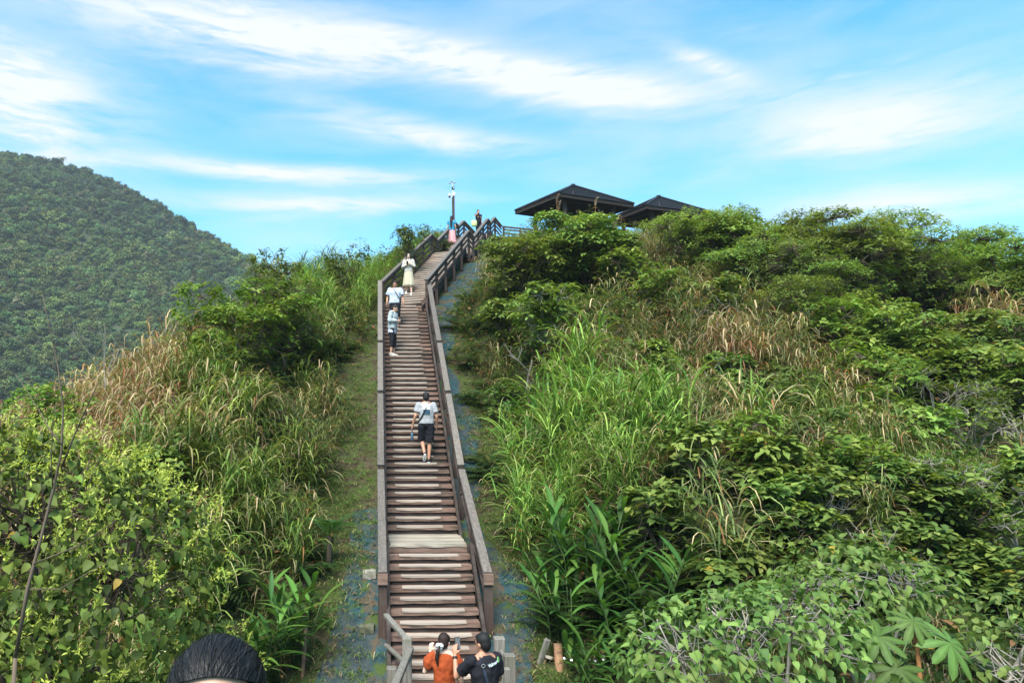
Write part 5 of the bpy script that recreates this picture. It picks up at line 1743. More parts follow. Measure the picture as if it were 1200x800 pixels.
def palm(label, px, py, d, n, scale, seed_, name='small_palm', e0=(.1, 1.1)):
    if d is None:
        x, y, d = spot(px, py, .6)
        p = Vector((x, y, gz(x, y) + .6))
    else:
        p = at(px, py, d)
    root = empty(name, (p.x, p.y, gz(p.x, p.y)), 0, label, 'plant')
    r = random.Random(seed_)
    hgt = max(.1, p.z - root.location.z)
    m = MB()
    m.tube([(0, 0, -.1), (0, 0, hgt * .6), (0, 0, hgt)], [.06, .055, .04], 8)
    m.build('trunk', M['bark'], root, True)
    for k in range(n):
        a = 2.4 * k + r.uniform(-.3, .3)
        e = r.uniform(*e0)
        o = obj('frond', r.choice(FR), root)
        D = Vector((math.cos(a) * math.cos(e), math.sin(a) * math.cos(e), math.sin(e)))
        s = scale * r.uniform(.8, 1.15)
        o.matrix_local = Matrix.Translation((0, 0, hgt)) @ frame(D, (0, 0, 1)).to_4x4() @ Matrix.Diagonal((s, s, s, 1))
    return root
for a in PALMS:
    palm(*a)

# ---------------------------------------------------------------- big leafy bushes close to the viewer: single leaves in front
def near_bush(label, lobes, leaf_L, n_leaf, n_single, seed_, flowers=0, pale=False, base=None, lo=(.03, .07, .018), hi=(.085, .16, .04), name='broadleaf_bush', clr=None):
    """lobes: (x, y, z, rx, ry, rz) ellipsoids of foliage"""
    r = np.random.RandomState(seed_)
    bx, by = base
    root = empty(name, (bx, by, gz(bx, by)), 0, label, 'bush')
    o0 = np.array(root.location)
    Ls = np.array(lobes, float)
    wts = Ls[:, 3] * Ls[:, 5]
    wts = wts / wts.sum()
    P, O = [], []
    while len(P) < n_leaf:
        c = Ls[r.choice(len(Ls), p=wts)]
        v = r.normal(0, 1, 3)
        v /= np.linalg.norm(v)
        if v[2] < -.55:
            continue
        p = c[:3] + v * c[3:] * (1 - .3 * r.rand() ** 2)
        q = (p[None] - Ls[:, :3]) / Ls[:, 3:]
        if ((q ** 2).sum(1) < .55).any():
            continue
        P.append(p)
        O.append(v)
    P, O = np.array(P), np.array(O)
    D = unit(O * .7 + np.array([0, 0, -.55]) + r.normal(0, .4, P.shape))
    N = unit(O * .6 + np.array([0, 0, .8]) + r.normal(0, .25, P.shape))
    L = r.uniform(*leaf_L, len(P))
    qc = r.rand(len(P))
    C = lerpc(lo, hi, qc)
    yl = r.rand(len(P)) < .006
    C[yl] = (.32, .24, .04)
    dist = np.linalg.norm(P, axis=1)
    facing = (O * P).sum(1) / dist
    # those that show largest stand as leaves of their own
    inview = (np.abs(P[:, 0] / P[:, 1] - .17) < .78)
    score = np.where((facing < 0) & inview, L / dist, 0) + r.rand(len(P)) * .004
    top = np.argsort(-score)[:n_single]
    rest = np.setdiff1d(np.arange(len(P)), top)
    base_l = [single_leaf('leaf', 1.0, .82, 'heart', .35 + .12 * (k % 3), lerpc(lo, hi, np.array([(k + .5) / 6]))[0], .25, k, rows=4) for k in range(6)]
    yl_m = single_leaf('leaf', 1.0, .82, 'heart', .4, (.32, .24, .04), .25, 9, rows=4)
    for i in top:
        o = obj('leaf', yl_m if yl[i] else base_l[int(qc[i] * 5.99)], root)
        o.matrix_local = Matrix.Translation(Vector(P[i] - o0)) @ frame(D[i], N[i]).to_4x4() @ Matrix.Diagonal((L[i], L[i], L[i], 1))
    lg = LG()
    lg.add(*leaves(P[rest] - o0, D[rest], N[rest], L[rest], L[rest] * r.uniform(.65, .9, len(rest)), r.uniform(.2, .6, len(rest)), .25, 'heart', C[rest]))
    tag(obj('crown', lg.mesh('crown', M['leafbig']), root), kind='stuff')
    m = MB()
    hubs = []
    tr = random.Random(seed_)
    for c in Ls:
        a = np.array([tr.uniform(-.15, .15), tr.uniform(-.15, .15), -.2])
        e = c[:3] - o0
        mid = a * .5 + e * .5 + np.array([tr.uniform(-.3, .3), tr.uniform(-.3, .3), tr.uniform(-.1, .2)])
        m.tube([a, (a + mid) / 2 + r.normal(0, .05, 3), mid, (mid + e) / 2 + r.normal(0, .05, 3), e], [.04, .034, .026, .02, .012], 6)
        hubs += [mid, (mid + e) / 2, e]
    H = np.array(hubs)
    for i in range(0, len(P), 14):
        p = P[i] - o0
        j = ((H - p) ** 2).sum(1).argmin()
        a = H[j]
        m.tube([a + r.normal(0, .07, 3), a * .6 + p * .4 + r.normal(0, .09, 3), a * .25 + p * .75 + r.normal(0, .05, 3) - np.array([0, 0, .05]), p], [.008, .007, .005, .003], 4, cap=False)
    m.build('trunk', M['pale_bark'] if pale else M['bark'], root, True)
    if flowers:
        lg = LG()
        up = np.where(O[:, 2] > -.2)[0]
        pick = r.choice(up, flowers, replace=False)
        fp = P[pick] + O[pick] * .07 + np.array([0, 0, .03]) - o0
        k = 16
        A = np.repeat(np.arange(flowers), k)
        ax = unit(O[pick] * .5 + np.array([0, 0, .45]) + r.normal(0, .35, (flowers, 3)))[A]
        t = np.tile(np.linspace(0, 1, k), flowers)[:, None]
        B = fp[A] + ax * t * .12 + r.normal(0, .01, (flowers * k, 3))
        Dd = unit(ax * .6 + r.normal(0, .8, (flowers * k, 3)))
        ln = r.uniform(.022, .05, flowers * k)
        cc = lerpc((.24, .28, .045), (.46, .46, .1), r.rand(flowers * k))
        lg.add(*leaves(B, Dd, r.normal(0, 1, Dd.shape), ln, ln * .3, .2, .2, 'simple', cc))
        tag(obj('flower_sprays', lg.mesh('flower_sprays', M['leaf']), root), kind='stuff')
    return root
for a in NEARS:
    near_bush(**a)

# ---------------------------------------------------------------- the wooded mountain
MT = [(-900, 60), (-640, 118), (-480, 150), (-390, 160), (-330, 164), (-273, 158), (-250, 154.5), (-227, 148.5), (-204, 138), (-180, 124), (-158, 111), (-139, 100), (-116, 86), (-90, 69), (-50, 50), (0, 15), (60, -25), (140, -70)]
# x above is measured from the line of the stairs at 350 m
_mx = np.array([p[0] for p in MT], float) + 60
_mz = np.array([p[1] for p in MT], float)
_mr = np.random.RandomState(3)
_mw = [(_mr.uniform(.02, .09), _mr.uniform(0, 6.28), _mr.uniform(0, 6.28)) for _ in range(12)]
def mount_z(x, y):
    ridge = np.interp(x, _mx, _mz)
    ridge = (ridge + np.interp(x - 10, _mx, _mz) + np.interp(x + 10, _mx, _mz)) / 3 - 4.0
    z = ridge - .72 * np.maximum(350 - y, 0) - .5 * np.maximum(y - 352, 0)
    for k, a, p in _mw:
        z = z + np.sin(k * (x * math.cos(a) + y * math.sin(a)) + p) * .05 / k * sm(0, 40, np.abs(350 - y))
    return np.maximum(z, BASE - 3)
def mount_mat():
    m, t, b, out = new_mat('wooded_slope')
    tc = t.node('ShaderNodeTexCoord')
    n = t.noise(tc.outputs['Object'], .12, 6, .65)
    t.l.new(t.ramp(n, [(.3, (.015, .026, .01)), (.7, (.045, .06, .022))]), b.inputs['Base Color'])
    b.inputs['Roughness'].default_value = .95
    return m
o = obj('mountain', grid_mesh('mountain', np.arange(-900, 240, 9.0), np.arange(60, 620, 9.0), mount_z, mount_mat()))
tag(o, 'steep wooded mountain rising far behind the stairs on the left', 'mountain', kind='structure')
def far_crown(seed, lo, hi, n=460):
    r = np.random.RandomState(seed)
    T, O, lb = crown_tips(r, n, 2.6, 2.6, 2.4, 2.2, 9, .9)
    a = r.normal(0, 1, (n, 3))
    D = unit(a - O * (a * O).sum(1, keepdims=True))
    L = r.uniform(.35, .8, n)
    c = lerpc(lo, hi, r.rand(n))
    lg = LG()
    lg.add(*leaves(T - D * L[:, None] / 2, D, unit(O * .7 + np.array([0, 0, .9])), L, L * .75, .3, .3, 'ovate', c))
    return lg.mesh('far_crown', M['far_leaf'])
coll = proto_collection('far_crowns', [far_crown(1, (.04, .07, .026), (.085, .12, .045)), far_crown(2, (.055, .085, .026), (.12, .155, .05)), far_crown(3, (.03, .055, .03), (.07, .1, .05)),
                                       far_crown(4, (.08, .11, .03), (.17, .2, .065)), far_crown(5, (.08, .075, .04), (.15, .14, .08)), far_crown(6, (.04, .08, .028), (.1, .14, .05))])
rs = np.random.RandomState(77)
Q = np.column_stack([rs.uniform(-340, 20, 52000), rs.uniform(95, 372, 52000)])
Z_ = mount_z(Q[:, 0], Q[:, 1])
d_ = Q[:, 1]
pxs = CX + F * Q[:, 0] / (Q[:, 1] * cp + Z_ * sp_)
ok = (pxs > -60) & (pxs < 420) & (Z_ > BASE + 1)
Q, Z_ = Q[ok], Z_[ok]
n = len(Q)
patch = 1.25 * np.sin(Q[:, 0] * .045 + 1.3 * np.sin(Q[:, 1] * .03)) + np.sin(Q[:, 1] * .06 + Q[:, 0] * .02) + .6 * np.sin(Q[:, 0] * .13 - Q[:, 1] * .09)
w = np.stack([np.full(n, 1.2), .8 + .9 * patch, .9 - .7 * patch, .3 + .45 * patch, np.full(n, .22), np.full(n, 1.0)], 1).clip(.05)
w = w / w.sum(1, keepdims=True)
idx = (w.cumsum(1) > rs.rand(n, 1)).argmax(1)
scatter('far_forest', 'far wooded canopy covering the mountain on the left', 'forest', np.column_stack([Q, Z_ - .6]), rs.uniform(0, 6.28, n), (.28 + .75 * rs.rand(n) ** 2.4) * np.where(rs.rand(n) < .08, 1.3, 1), idx, coll, zs=rs.uniform(.75, 1.25, n), tilt=rs.normal(0, .12, (n, 2)))
# ---------------------------------------------------------------- people
_fold = bpy.data.textures.new('cloth_folds', 'CLOUDS')
_fold.noise_scale = .09
_fold.noise_depth = 2
def remesh(name, mb, mat, parent, voxel=.012, ratio=.45, smooth=2, folds=0.0):
    """one continuous skin from overlapping volumes"""
    tmp = bpy.data.objects.new('tmp', mb.mesh('tmp'))
    COL.objects.link(tmp)
    r = tmp.modifiers.new('r', 'REMESH')
    r.mode = 'VOXEL'
    r.voxel_size = voxel
    s = tmp.modifiers.new('s', 'SMOOTH')
    s.factor = .5
    s.iterations = smooth
    if folds:
        q = tmp.modifiers.new('f', 'DISPLACE')
        q.texture = _fold
        q.strength = folds
        q.mid_level = .5
    if ratio < 1:
        d = tmp.modifiers.new('d', 'DECIMATE')
        d.ratio = ratio
    dg = bpy.context.evaluated_depsgraph_get()
    me = bpy.data.meshes.new_from_object(tmp.evaluated_get(dg))
    bpy.data.objects.remove(tmp)
    me.name = name
    me.materials.clear()
    me.materials.append(mat)
    me.polygons.foreach_set('use_smooth', [True] * len(me.polygons))
    return obj(name, me, parent)
def V3(*a):
    return Vector(a)
def limb(mb, a, b, ra, rb, k=12, rm=None):
    a, b = Vector(a), Vector(b)
    m = (a + b) / 2
    mb.tube([a, a.lerp(b, .3), a.lerp(b, .65), b], [ra, rm or (ra * .72 + rb * .28) * 1.02, ra * .35 + rb * .65, rb], k)
    mb.ell(a, (ra, ra, ra), nu=12, nv=8)
    mb.ell(b, (rb, rb, rb), nu=12, nv=8)
def hand(mb, w, d, n, side, curl=.4, s=1.0):
    """palm and five fingers: w wrist, d along the hand, n out of the palm, side +1 when the thumb leaves toward d x n"""
    d, n = Vector(d).normalized(), Vector(n).normalized()
    x = d.cross(n).normalized() * side
    n = x.cross(d).normalized() * side
    w = Vector(w)
    R_ = Matrix((x, d, n)).transposed()
    mb.ell(w + d * .045 * s, (.04 * s, .055 * s, .018 * s), R_, nu=12, nv=8)
    for k, (ox, ln) in enumerate(((.028, .072), (.01, .08), (-.009, .074), (-.027, .058))):
        p0 = w + d * .085 * s + x * ox * s
        a1 = curl * (.7 + .1 * k)
        p1 = p0 + (d * math.cos(a1) + n * math.sin(a1)) * ln * .48 * s
        a2 = a1 + curl * 1.1
        p2 = p1 + (d * math.cos(a2) + n * math.sin(a2)) * ln * .32 * s
        a3 = a2 + curl * .8
        p3 = p2 + (d * math.cos(a3) + n * math.sin(a3)) * ln * .25 * s
        mb.tube([p0 - d * .02 * s, p0, p1, p2, p3], [.0105 * s, .0105 * s, .0098 * s, .009 * s, .007 * s], 7)
    t0 = w + d * .028 * s + x * .03 * s
    t1 = t0 + (d * .6 + x * .7 + n * .35).normalized() * .036 * s
    t2 = t1 + (d * .85 + x * .25 + n * .5).normalized() * .03 * s
    mb.tube([t0 - x * .015 * s, t0, t1, t2], [.013 * s, .0135 * s, .0115 * s, .0085 * s], 7)
class Person:
    def __init__(s, label, pos, yaw, H=1.7, skin='skin', pitch=0.0, roll=0.0, head_yaw=0.0, head_pitch=0.0, fem=False, **j):
        s.root = empty('person', pos, yaw, label, 'person')
        s.k = H / 1.7
        s.root.scale = (s.k,) * 3
        s.skin, s.fem = M[skin], fem
        w = .93 if fem else 1.0
        s.w = w
        s.J = dict(hipL=V3(-.088, 0, .9), hipR=V3(.088, 0, .9), kneeL=V3(-.095, .02, .49), kneeR=V3(.095, .02, .49), ankL=V3(-.1, -.02, .085), ankR=V3(.1, -.02, .085),
                   shL=V3(-.178 * w, 0, 1.395), shR=V3(.178 * w, 0, 1.395), elL=V3(-.225 * w, -.02, 1.12), elR=V3(.225 * w, -.02, 1.12), wrL=V3(-.235 * w, .06, .88), wrR=V3(.235 * w, .06, .88))
        s.T = Matrix.Translation((0, 0, .95)) @ Matrix.Rotation(-pitch, 4, 'X') @ Matrix.Rotation(roll, 4, 'Y') @ Matrix.Translation((0, 0, -.95))
        for n_ in ('shL', 'shR'):
            s.J[n_] = s.T @ s.J[n_]
        for n_ in ('elL', 'elR', 'wrL', 'wrR'):
            if n_ not in j:
                s.J[n_] = s.T @ s.J[n_]
        s.toes = j.pop('toes', {})
        s.hands = j.pop('hands', {})
        for n_, p in j.items():
            s.J[n_] = Vector(p)
        s.HT = s.T @ Matrix.Translation((0, .005, 1.47)) @ Matrix.Rotation(head_yaw, 4, 'Z') @ Matrix.Rotation(-head_pitch, 4, 'X') @ Matrix.Translation((0, 0, -1.47))
    def tt(s, p):
        return s.T @ Vector(p)
    def hh(s, p):
        return s.HT @ Vector(p)
    def body(s, voxel=.011, feet=True):
        m, J = MB(), s.J
        w = s.w
        R3, RH_ = s.T.to_3x3(), s.HT.to_3x3()
        m.ell(s.tt((0, 0, .95)), (.155, .105, .13), R3)
        m.ell(s.tt((0, 0, 1.1)), (.138 * w, .095, .17), R3)
        m.ell(s.tt((0, .005, 1.28)), (.155 * w, .103, .17), R3)
        if s.fem:
            for x in (-.07, .07):
                m.ell(s.tt((x, .085, 1.25)), (.06, .05, .06), R3)
        m.tube([s.tt((-.15 * w, 0, 1.385)), s.tt((-.05, 0, 1.43)), s.tt((.05, 0, 1.43)), s.tt((.15 * w, 0, 1.385))], [.05, .06, .06, .05], 10)
        m.tube([s.tt((0, -.005, 1.38)), s.tt((0, 0, 1.44)), s.hh((0, .01, 1.54))], [.066 * w, .055 * w, .052 * w], 12)
        m.ell(s.hh((0, .0, 1.6)), (.074, .093, .1), RH_, 18, 12)
        m.ell(s.hh((0, .03, 1.545)), (.06, .066, .075), RH_, 16, 10)
        m.ell(s.hh((0, .055, 1.5)), (.034, .036, .03), RH_)
        m.tube([s.hh((0, .095, 1.6)), s.hh((0, .112, 1.565)), s.hh((0, .1, 1.553))], [.01, .014, .014], 8)
        m.ell(s.hh((0, .09, 1.527)), (.026, .014, .012), RH_)
        for x in (-1, 1):
            m.ell(s.hh((x * .077, -.005, 1.57)), (.012, .022, .032), RH_)
            m.ell(s.hh((x * .032, .078, 1.605)), (.022, .014, .012), RH_)
        for d in 'LR':
            limb(m, J['sh' + d], J['el' + d], .047 * w, .037 * w)
            limb(m, J['el' + d], J['wr' + d], .038 * w, .025 * w)
            hd_ = s.hands.get(d, {})
            fw = (J['wr' + d] - J['el' + d]).normalized()
            sd = -1 if d == 'L' else 1
            hand(m, J['wr' + d], hd_.get('d', fw), hd_.get('n', (-sd, .25, 0)), hd_.get('side', sd), hd_.get('curl', .45))
            limb(m, J['hip' + d], J['kn' + 'ee' + d], .083, .052)
            limb(m, J['knee' + d], J['ank' + d], .053, .034, rm=.054)
            t = Vector(s.toes.get(d, (0, 1, -.12))).normalized()
            a = J['ank' + d]
            m.tube([a - t * .04 + V3(0, 0, -.045), a + t * .06 + V3(0, 0, -.05), a + t * .15 + V3(0, 0, -.058)], [.034, .036, .026], 10)
            m.ell(a + V3(0, 0, -.03), (.036, .045, .04))
        o = remesh('body', m, s.skin, s.root, voxel)
        m = MB()
        for x in (-1, 1):
            m.ell(s.hh((x * .031, .0895, 1.605)), (.012, .006, .006), RH_, 8, 6)
            MBx = MB().ell(s.hh((x * .031, .0895, 1.605)), (.012, .006, .0065), RH_, 8, 6)
            MBx.build('eye', M['eye'], s.root, True)
            MBx = MB().beam(s.hh((x * .016, .0925, 1.625)), s.hh((x * .048, .084, 1.627)), .008, .008)
            MBx.build('eyebrow', M['hair'], s.root)
        MB().ell(s.hh((0, .103, 1.5255)), (.024, .006, .0075), RH_, 10, 6).build('mouth', M['lip'], s.root, True)
        return o
    def loft(s, m, rows, k=20, n=2.4):
        rg = []
        for (z, rx, ry, oy) in rows:
            r = []
            for i in range(k):
                t = 2 * math.pi * i / k
                c, q = math.cos(t), math.sin(t)
                r.append(s.tt((rx * math.copysign(abs(c) ** (2 / n), c), oy + ry * math.copysign(abs(q) ** (2 / n), q), z)))
            rg.append(r)
        m.rings(rg)
    def shirt(s, mat, hem=.9, sleeve=.62, loose=0.0, name='shirt', puff=0.0, neck=1.455, wide=0.0):
        m, J, w, q = MB(), s.J, s.w, loose
        s.loft(m, [(hem, .17 * w + q + wide, .118 + q, 0), (1.0, .165 * w + q, .115 + q, 0), (1.12, .158 * w + q, .112 + q, 0), (1.27, .175 * w + q, .122 + q, .003), (1.37, .172 * w + q * .6, .108 + q * .6, 0),
                   (1.42, .12 * w, .085, -.003), (neck, .07 * w, .062, -.004)])
        for d in 'LR':
            a, e = J['sh' + d], J['el' + d]
            if sleeve <= 1.0:
                b = a.lerp(e, sleeve)
                m.tube([a, a.lerp(e, sleeve * .5), b], [.066 * w + q * .6, .066 * w + q * .7 + puff, .064 * w + q + puff * .3], 14)
            else:
                wr = J['wr' + d]
                m.tube([a, a.lerp(e, .5), e], [.064 + q * .6, .058 + q * .7, .05 + q * .8], 14)
                m.ell(e, (.05 + q * .8,) * 3)
                m.tube([e, e.lerp(wr, .6), e.lerp(wr, min(1, sleeve - 1))], [.05 + q * .8, .042 + q * .6, .037 + q * .5], 14)
            m.ell(a, (.066 * w + q * .5,) * 3)
        return remesh(name, m, M[mat], s.root, .013, .6, 1, .034)
    def legs(s, mat, end=1.0, loose=.02, top=1.0, name='trousers'):
        """end: 0..1 down the thigh, 1..2 down the calf"""
        m, J = MB(), s.J
        m.ell((0, 0, .93), (.165 + loose, .115 + loose, .12))
        m.rings([[(.17 * math.cos(t), .12 * math.sin(t), z) for t in [2 * math.pi * i / 20 for i in range(20)]] for z in (.9, top)])
        for d in 'LR':
            h, kn, an = J['hip' + d], J['knee' + d], J['ank' + d]
            if end <= 1:
                m.tube([h + V3(0, 0, .02), h.lerp(kn, end * .5), h.lerp(kn, end)], [.095 + loose, .088 + loose, .08 + loose * 1.5], 14)
            else:
                m.tube([h + V3(0, 0, .02), h.lerp(kn, .5), kn], [.095 + loose, .083 + loose, .066 + loose], 14)
                m.ell(kn, (.066 + loose,) * 3)
                m.tube([kn, kn.lerp(an, .5 * (end - 1)), kn.lerp(an, end - 1)], [.066 + loose, .06 + loose, .05 + loose], 14)
        return remesh(name, m, M[mat], s.root, .014, .6, 1, .03)
    def skirt(s, mat, z0, r0, z1=1.0, name='skirt', sway=(0, 0)):
        m = MB()
        rows = []
        n = 9
        for i in range(n):
            t = i / (n - 1)
            z = z1 + (z0 - z1) * t
            rx = .155 + (r0 - .155) * t ** .8
            ry = .11 + (r0 * .8 - .11) * t ** .8
            rg = []
            for j in range(36):
                a = 2 * math.pi * j / 36
                f = 1 + .07 * t * math.sin(9 * a) + .04 * t * math.sin(5 * a + 1)
                rg.append((rx * f * math.cos(a) + sway[0] * t, ry * f * math.sin(a) + sway[1] * t, z))
            rows.append(rg)
        m.rings(rows)
        return m.build(name, M[mat], s.root, True)
    def hair(s, mat='hair', style='short', length=.3):
        RH_ = s.HT.to_3x3()
        m = MB()
        m.ell(s.hh((0, -.018, 1.622)), (.086, .098, .096), RH_, 18, 12)
        m.ell(s.hh((0, -.045, 1.575)), (.079, .07, .085), RH_, 16, 10)
        if style == 'short':
            m.ell(s.hh((0, -.05, 1.53)), (.06, .045, .05), RH_)
            m.ell(s.hh((0, .045, 1.665)), (.06, .045, .03), RH_)
        if style in ('long', 'pony'):
            for x in (-1, 1):
                m.ell(s.hh((x * .066, .015, 1.62)), (.022, .05, .06), RH_)
        if style == 'long':
            pts = [s.hh((0, -.06, 1.58)), s.hh((0, -.09, 1.5)), s.tt((0, -.125, 1.4)), s.tt((0, -.13, 1.5 - length))]
            m.tube(pts, [.075, .078, .075, .045], 14)
            for x in (-1, 1):
                m.tube([s.hh((x * .07, .0, 1.6)), s.hh((x * .078, .0, 1.5)), s.tt((x * .1, .06, 1.38)), s.tt((x * .095, .1, 1.52 - length))], [.025, .028, .028, .014], 8)
        if style == 'pony':
            m.ell(s.hh((-.03, -.1, 1.55)), (.04, .04, .04), RH_)
            m.tube([s.hh((-.03, -.11, 1.56)), s.hh((-.06, -.14, 1.48)), s.hh((-.075, -.135, 1.38)), s.hh((-.06, -.12, 1.56 - length))], [.026, .034, .032, .008], 10)
        if style == 'bun':
            m.ell(s.hh((0, -.07, 1.72)), (.045, .045, .04), RH_)
        return remesh('hair', m, M[mat], s.root, .01, .5, 1)
    def shoes(s, mat='plastic_black', sole='white'):
        for d in 'LR':
            a = s.J['ank' + d]
            t = Vector(s.toes.get(d, (0, 1, -.0))).normalized()
            sd = t.cross(V3(0, 0, 1)).normalized()
            u = sd.cross(t)
            R_ = Matrix((sd, t, u)).transposed()
            m = MB()
            m.tube([a - t * .055 - u * .04, a + t * .02 - u * .035, a + t * .1 - u * .05, a + t * .17 - u * .06], [.043, .047, .043, .026], 12)
            m.ell(a - u * .02, (.043, .052, .04), R_)
            sh = remesh('shoe', m, M[mat], s.root, .01, .6, 1)
            m = MB()
            rg = []
            for dz in (-.088, -.07):
                rg.append([a + sd * (.046 * math.cos(q) * (1 if math.sin(q) > -.2 else .9)) + t * (.055 + .125 * math.sin(q)) + u * dz for q in [2 * math.pi * i / 18 for i in range(18)]])
            m.rings(rg)
            m.build('sole', M[sole], sh)
    def strap(s, mat, sh=1, zs=1.43, zh=1.0, rx=.19, ry=.137, r=.016):
        """a strap across the body from one shoulder to the other hip"""
        pts = []
        n = 28
        for i in range(n + 1):
            t = 2 * math.pi * i / n
            c, q = math.cos(t), math.sin(t)
            z = (zs + zh) / 2 + (zs - zh) / 2 * c
            x = sh * (.085 * (c > 0) + (.2 if c < 0 else 0)) * c if False else sh * (-.055 + .13 * c)
            f = 1 - .25 * max(0, c) ** 6
            y = ry * f * q
            pts.append(s.tt((x, y, z)))
        m = MB()
        for p, q in zip(pts[:-1], pts[1:]):
            m.tube([p, q], r, 6)
        return m.build('shoulder_strap', M[mat], s.root, True)
    def part(s, name, mb, mat, parent=None, smooth=True):
        return mb.build(name, M[mat], parent or s.root, smooth)
def step_pos(base, hd, rise, run, i, px, back=.13):
    p = base + hd * (run * i + back) + Vector((0, 0, rise * (i + 1)))
    d = p.y * cp + p.z * sp_
    dx = (px - CX) / F * d - p.x
    return p + Vector((hd.y, -hd.x, 0)) * (dx / hd.y * (1 if abs(hd.x) < .1 else 1.0))
def phone(root, p, d, n, name='phone'):
    d, n = Vector(d).normalized(), Vector(n).normalized()
    x = d.cross(n).normalized()
    n = x.cross(d)
    R_ = Matrix((x, d, n)).transposed()
    o = tag(bpy.data.objects.new(name, MB().box((0, 0, 0), (.076, .155, .012)).mesh(name, M['plastic_black'])), )
    COL.objects.link(o)
    b = o.modifiers.new('bevel', 'BEVEL')
    b.width = .004
    s = MB().box((0, .004, .0072), (.066, .135, .0016)).build('screen', M['screen'], o)
    for k in range(3):
        c = MB().tube([(.02 - .016 * (k % 2), -.06 - .018 * (k // 2) + .12, -.009), (.02 - .016 * (k % 2), -.06 - .018 * (k // 2) + .12, -.006)], .006, 8).build('camera_lens', M['metal'], o)
    o.matrix_world = root.matrix_world @ Matrix.Translation(Vector(p)) @ R_.to_4x4()
    return o
def upd():
    bpy.context.view_layer.update()

# a woman in rust red at the foot of the stairs, seen from behind
def woman_rust():
    d = 8.95
    p = at(520, 742, d)
    x, y = p.x, p.y
    w = Person('woman in rust red blouse with a white bow on her ponytail, one hand raised', (x, y, gz(x, y)), R(-4), (p.z - gz(x, y)) / 1.0, 'skin_pale', fem=True, head_yaw=R(-12), head_pitch=.1,
               elL=(-.285, .05, 1.155), wrL=(-.2, .1, 1.42), elR=(.25, -.02, 1.13), wrR=(.255, .08, .9), hands=dict(L=dict(d=(.1, .1, 1), n=(.5, .9, 0), curl=.75, side=-1)))
    w.body(.0095)
    w.shirt('rust', .9, .72, .006, 'blouse', puff=.03, neck=1.435)
    w.legs('denim', 1.95, .012)
    w.shoes('shoe_pale')
    hr = w.hair('hair_brown', 'pony', .3)
    m = MB()
    c = w.hh((-.035, -.125, 1.565))
    RH_ = w.HT.to_3x3()
    for sg in (-1, 1):
        rg = []
        for t in range(6):
            q = t / 5
            hw = .01 + .022 * math.sin(math.pi * min(1, q * .75 + .1))
            base = c + RH_ @ V3(sg * .058 * q, -.01 - .012 * math.sin(3 * q), -.02 * q)
            rg.append([base + RH_ @ V3(0, -.006, hw), base + RH_ @ V3(0, .006, hw * .8), base + RH_ @ V3(0, .008, -hw * .8), base + RH_ @ V3(0, -.008, -hw)])
        m.rings(rg)
    for sg in (-1, 1):
        m.beam(c + RH_ @ V3(sg * .01, -.012, 0), c + RH_ @ V3(sg * .035, -.02, -.06), .022, .008, (0, 1, 0))
    m.ell(c + RH_ @ V3(0, -.012, 0), (.014, .014, .018))
    m.build('hair_bow', M['white'], w.root, True)
    e, q = w.J['elL'], w.J['wrL']
    m = MB()
    m.tube([e.lerp(q, .86), e.lerp(q, .95)], .031, 12)
    m.build('wrist_band', M['plastic_black'], w.root, True)
woman_rust()
def curve_text(txt, size, ext=.002):
    c = bpy.data.curves.new('t', 'FONT')
    c.body = txt
    c.size = size
    c.extrude = ext
    c.offset = .0012
    c.resolution_u = 3
    c.align_x = 'CENTER'
    c.align_y = 'CENTER'
    o = bpy.data.objects.new('t', c)
    COL.objects.link(o)
    me = bpy.data.meshes.new_from_object(o.evaluated_get(bpy.context.evaluated_depsgraph_get()))
    bpy.data.objects.remove(o)
    return me
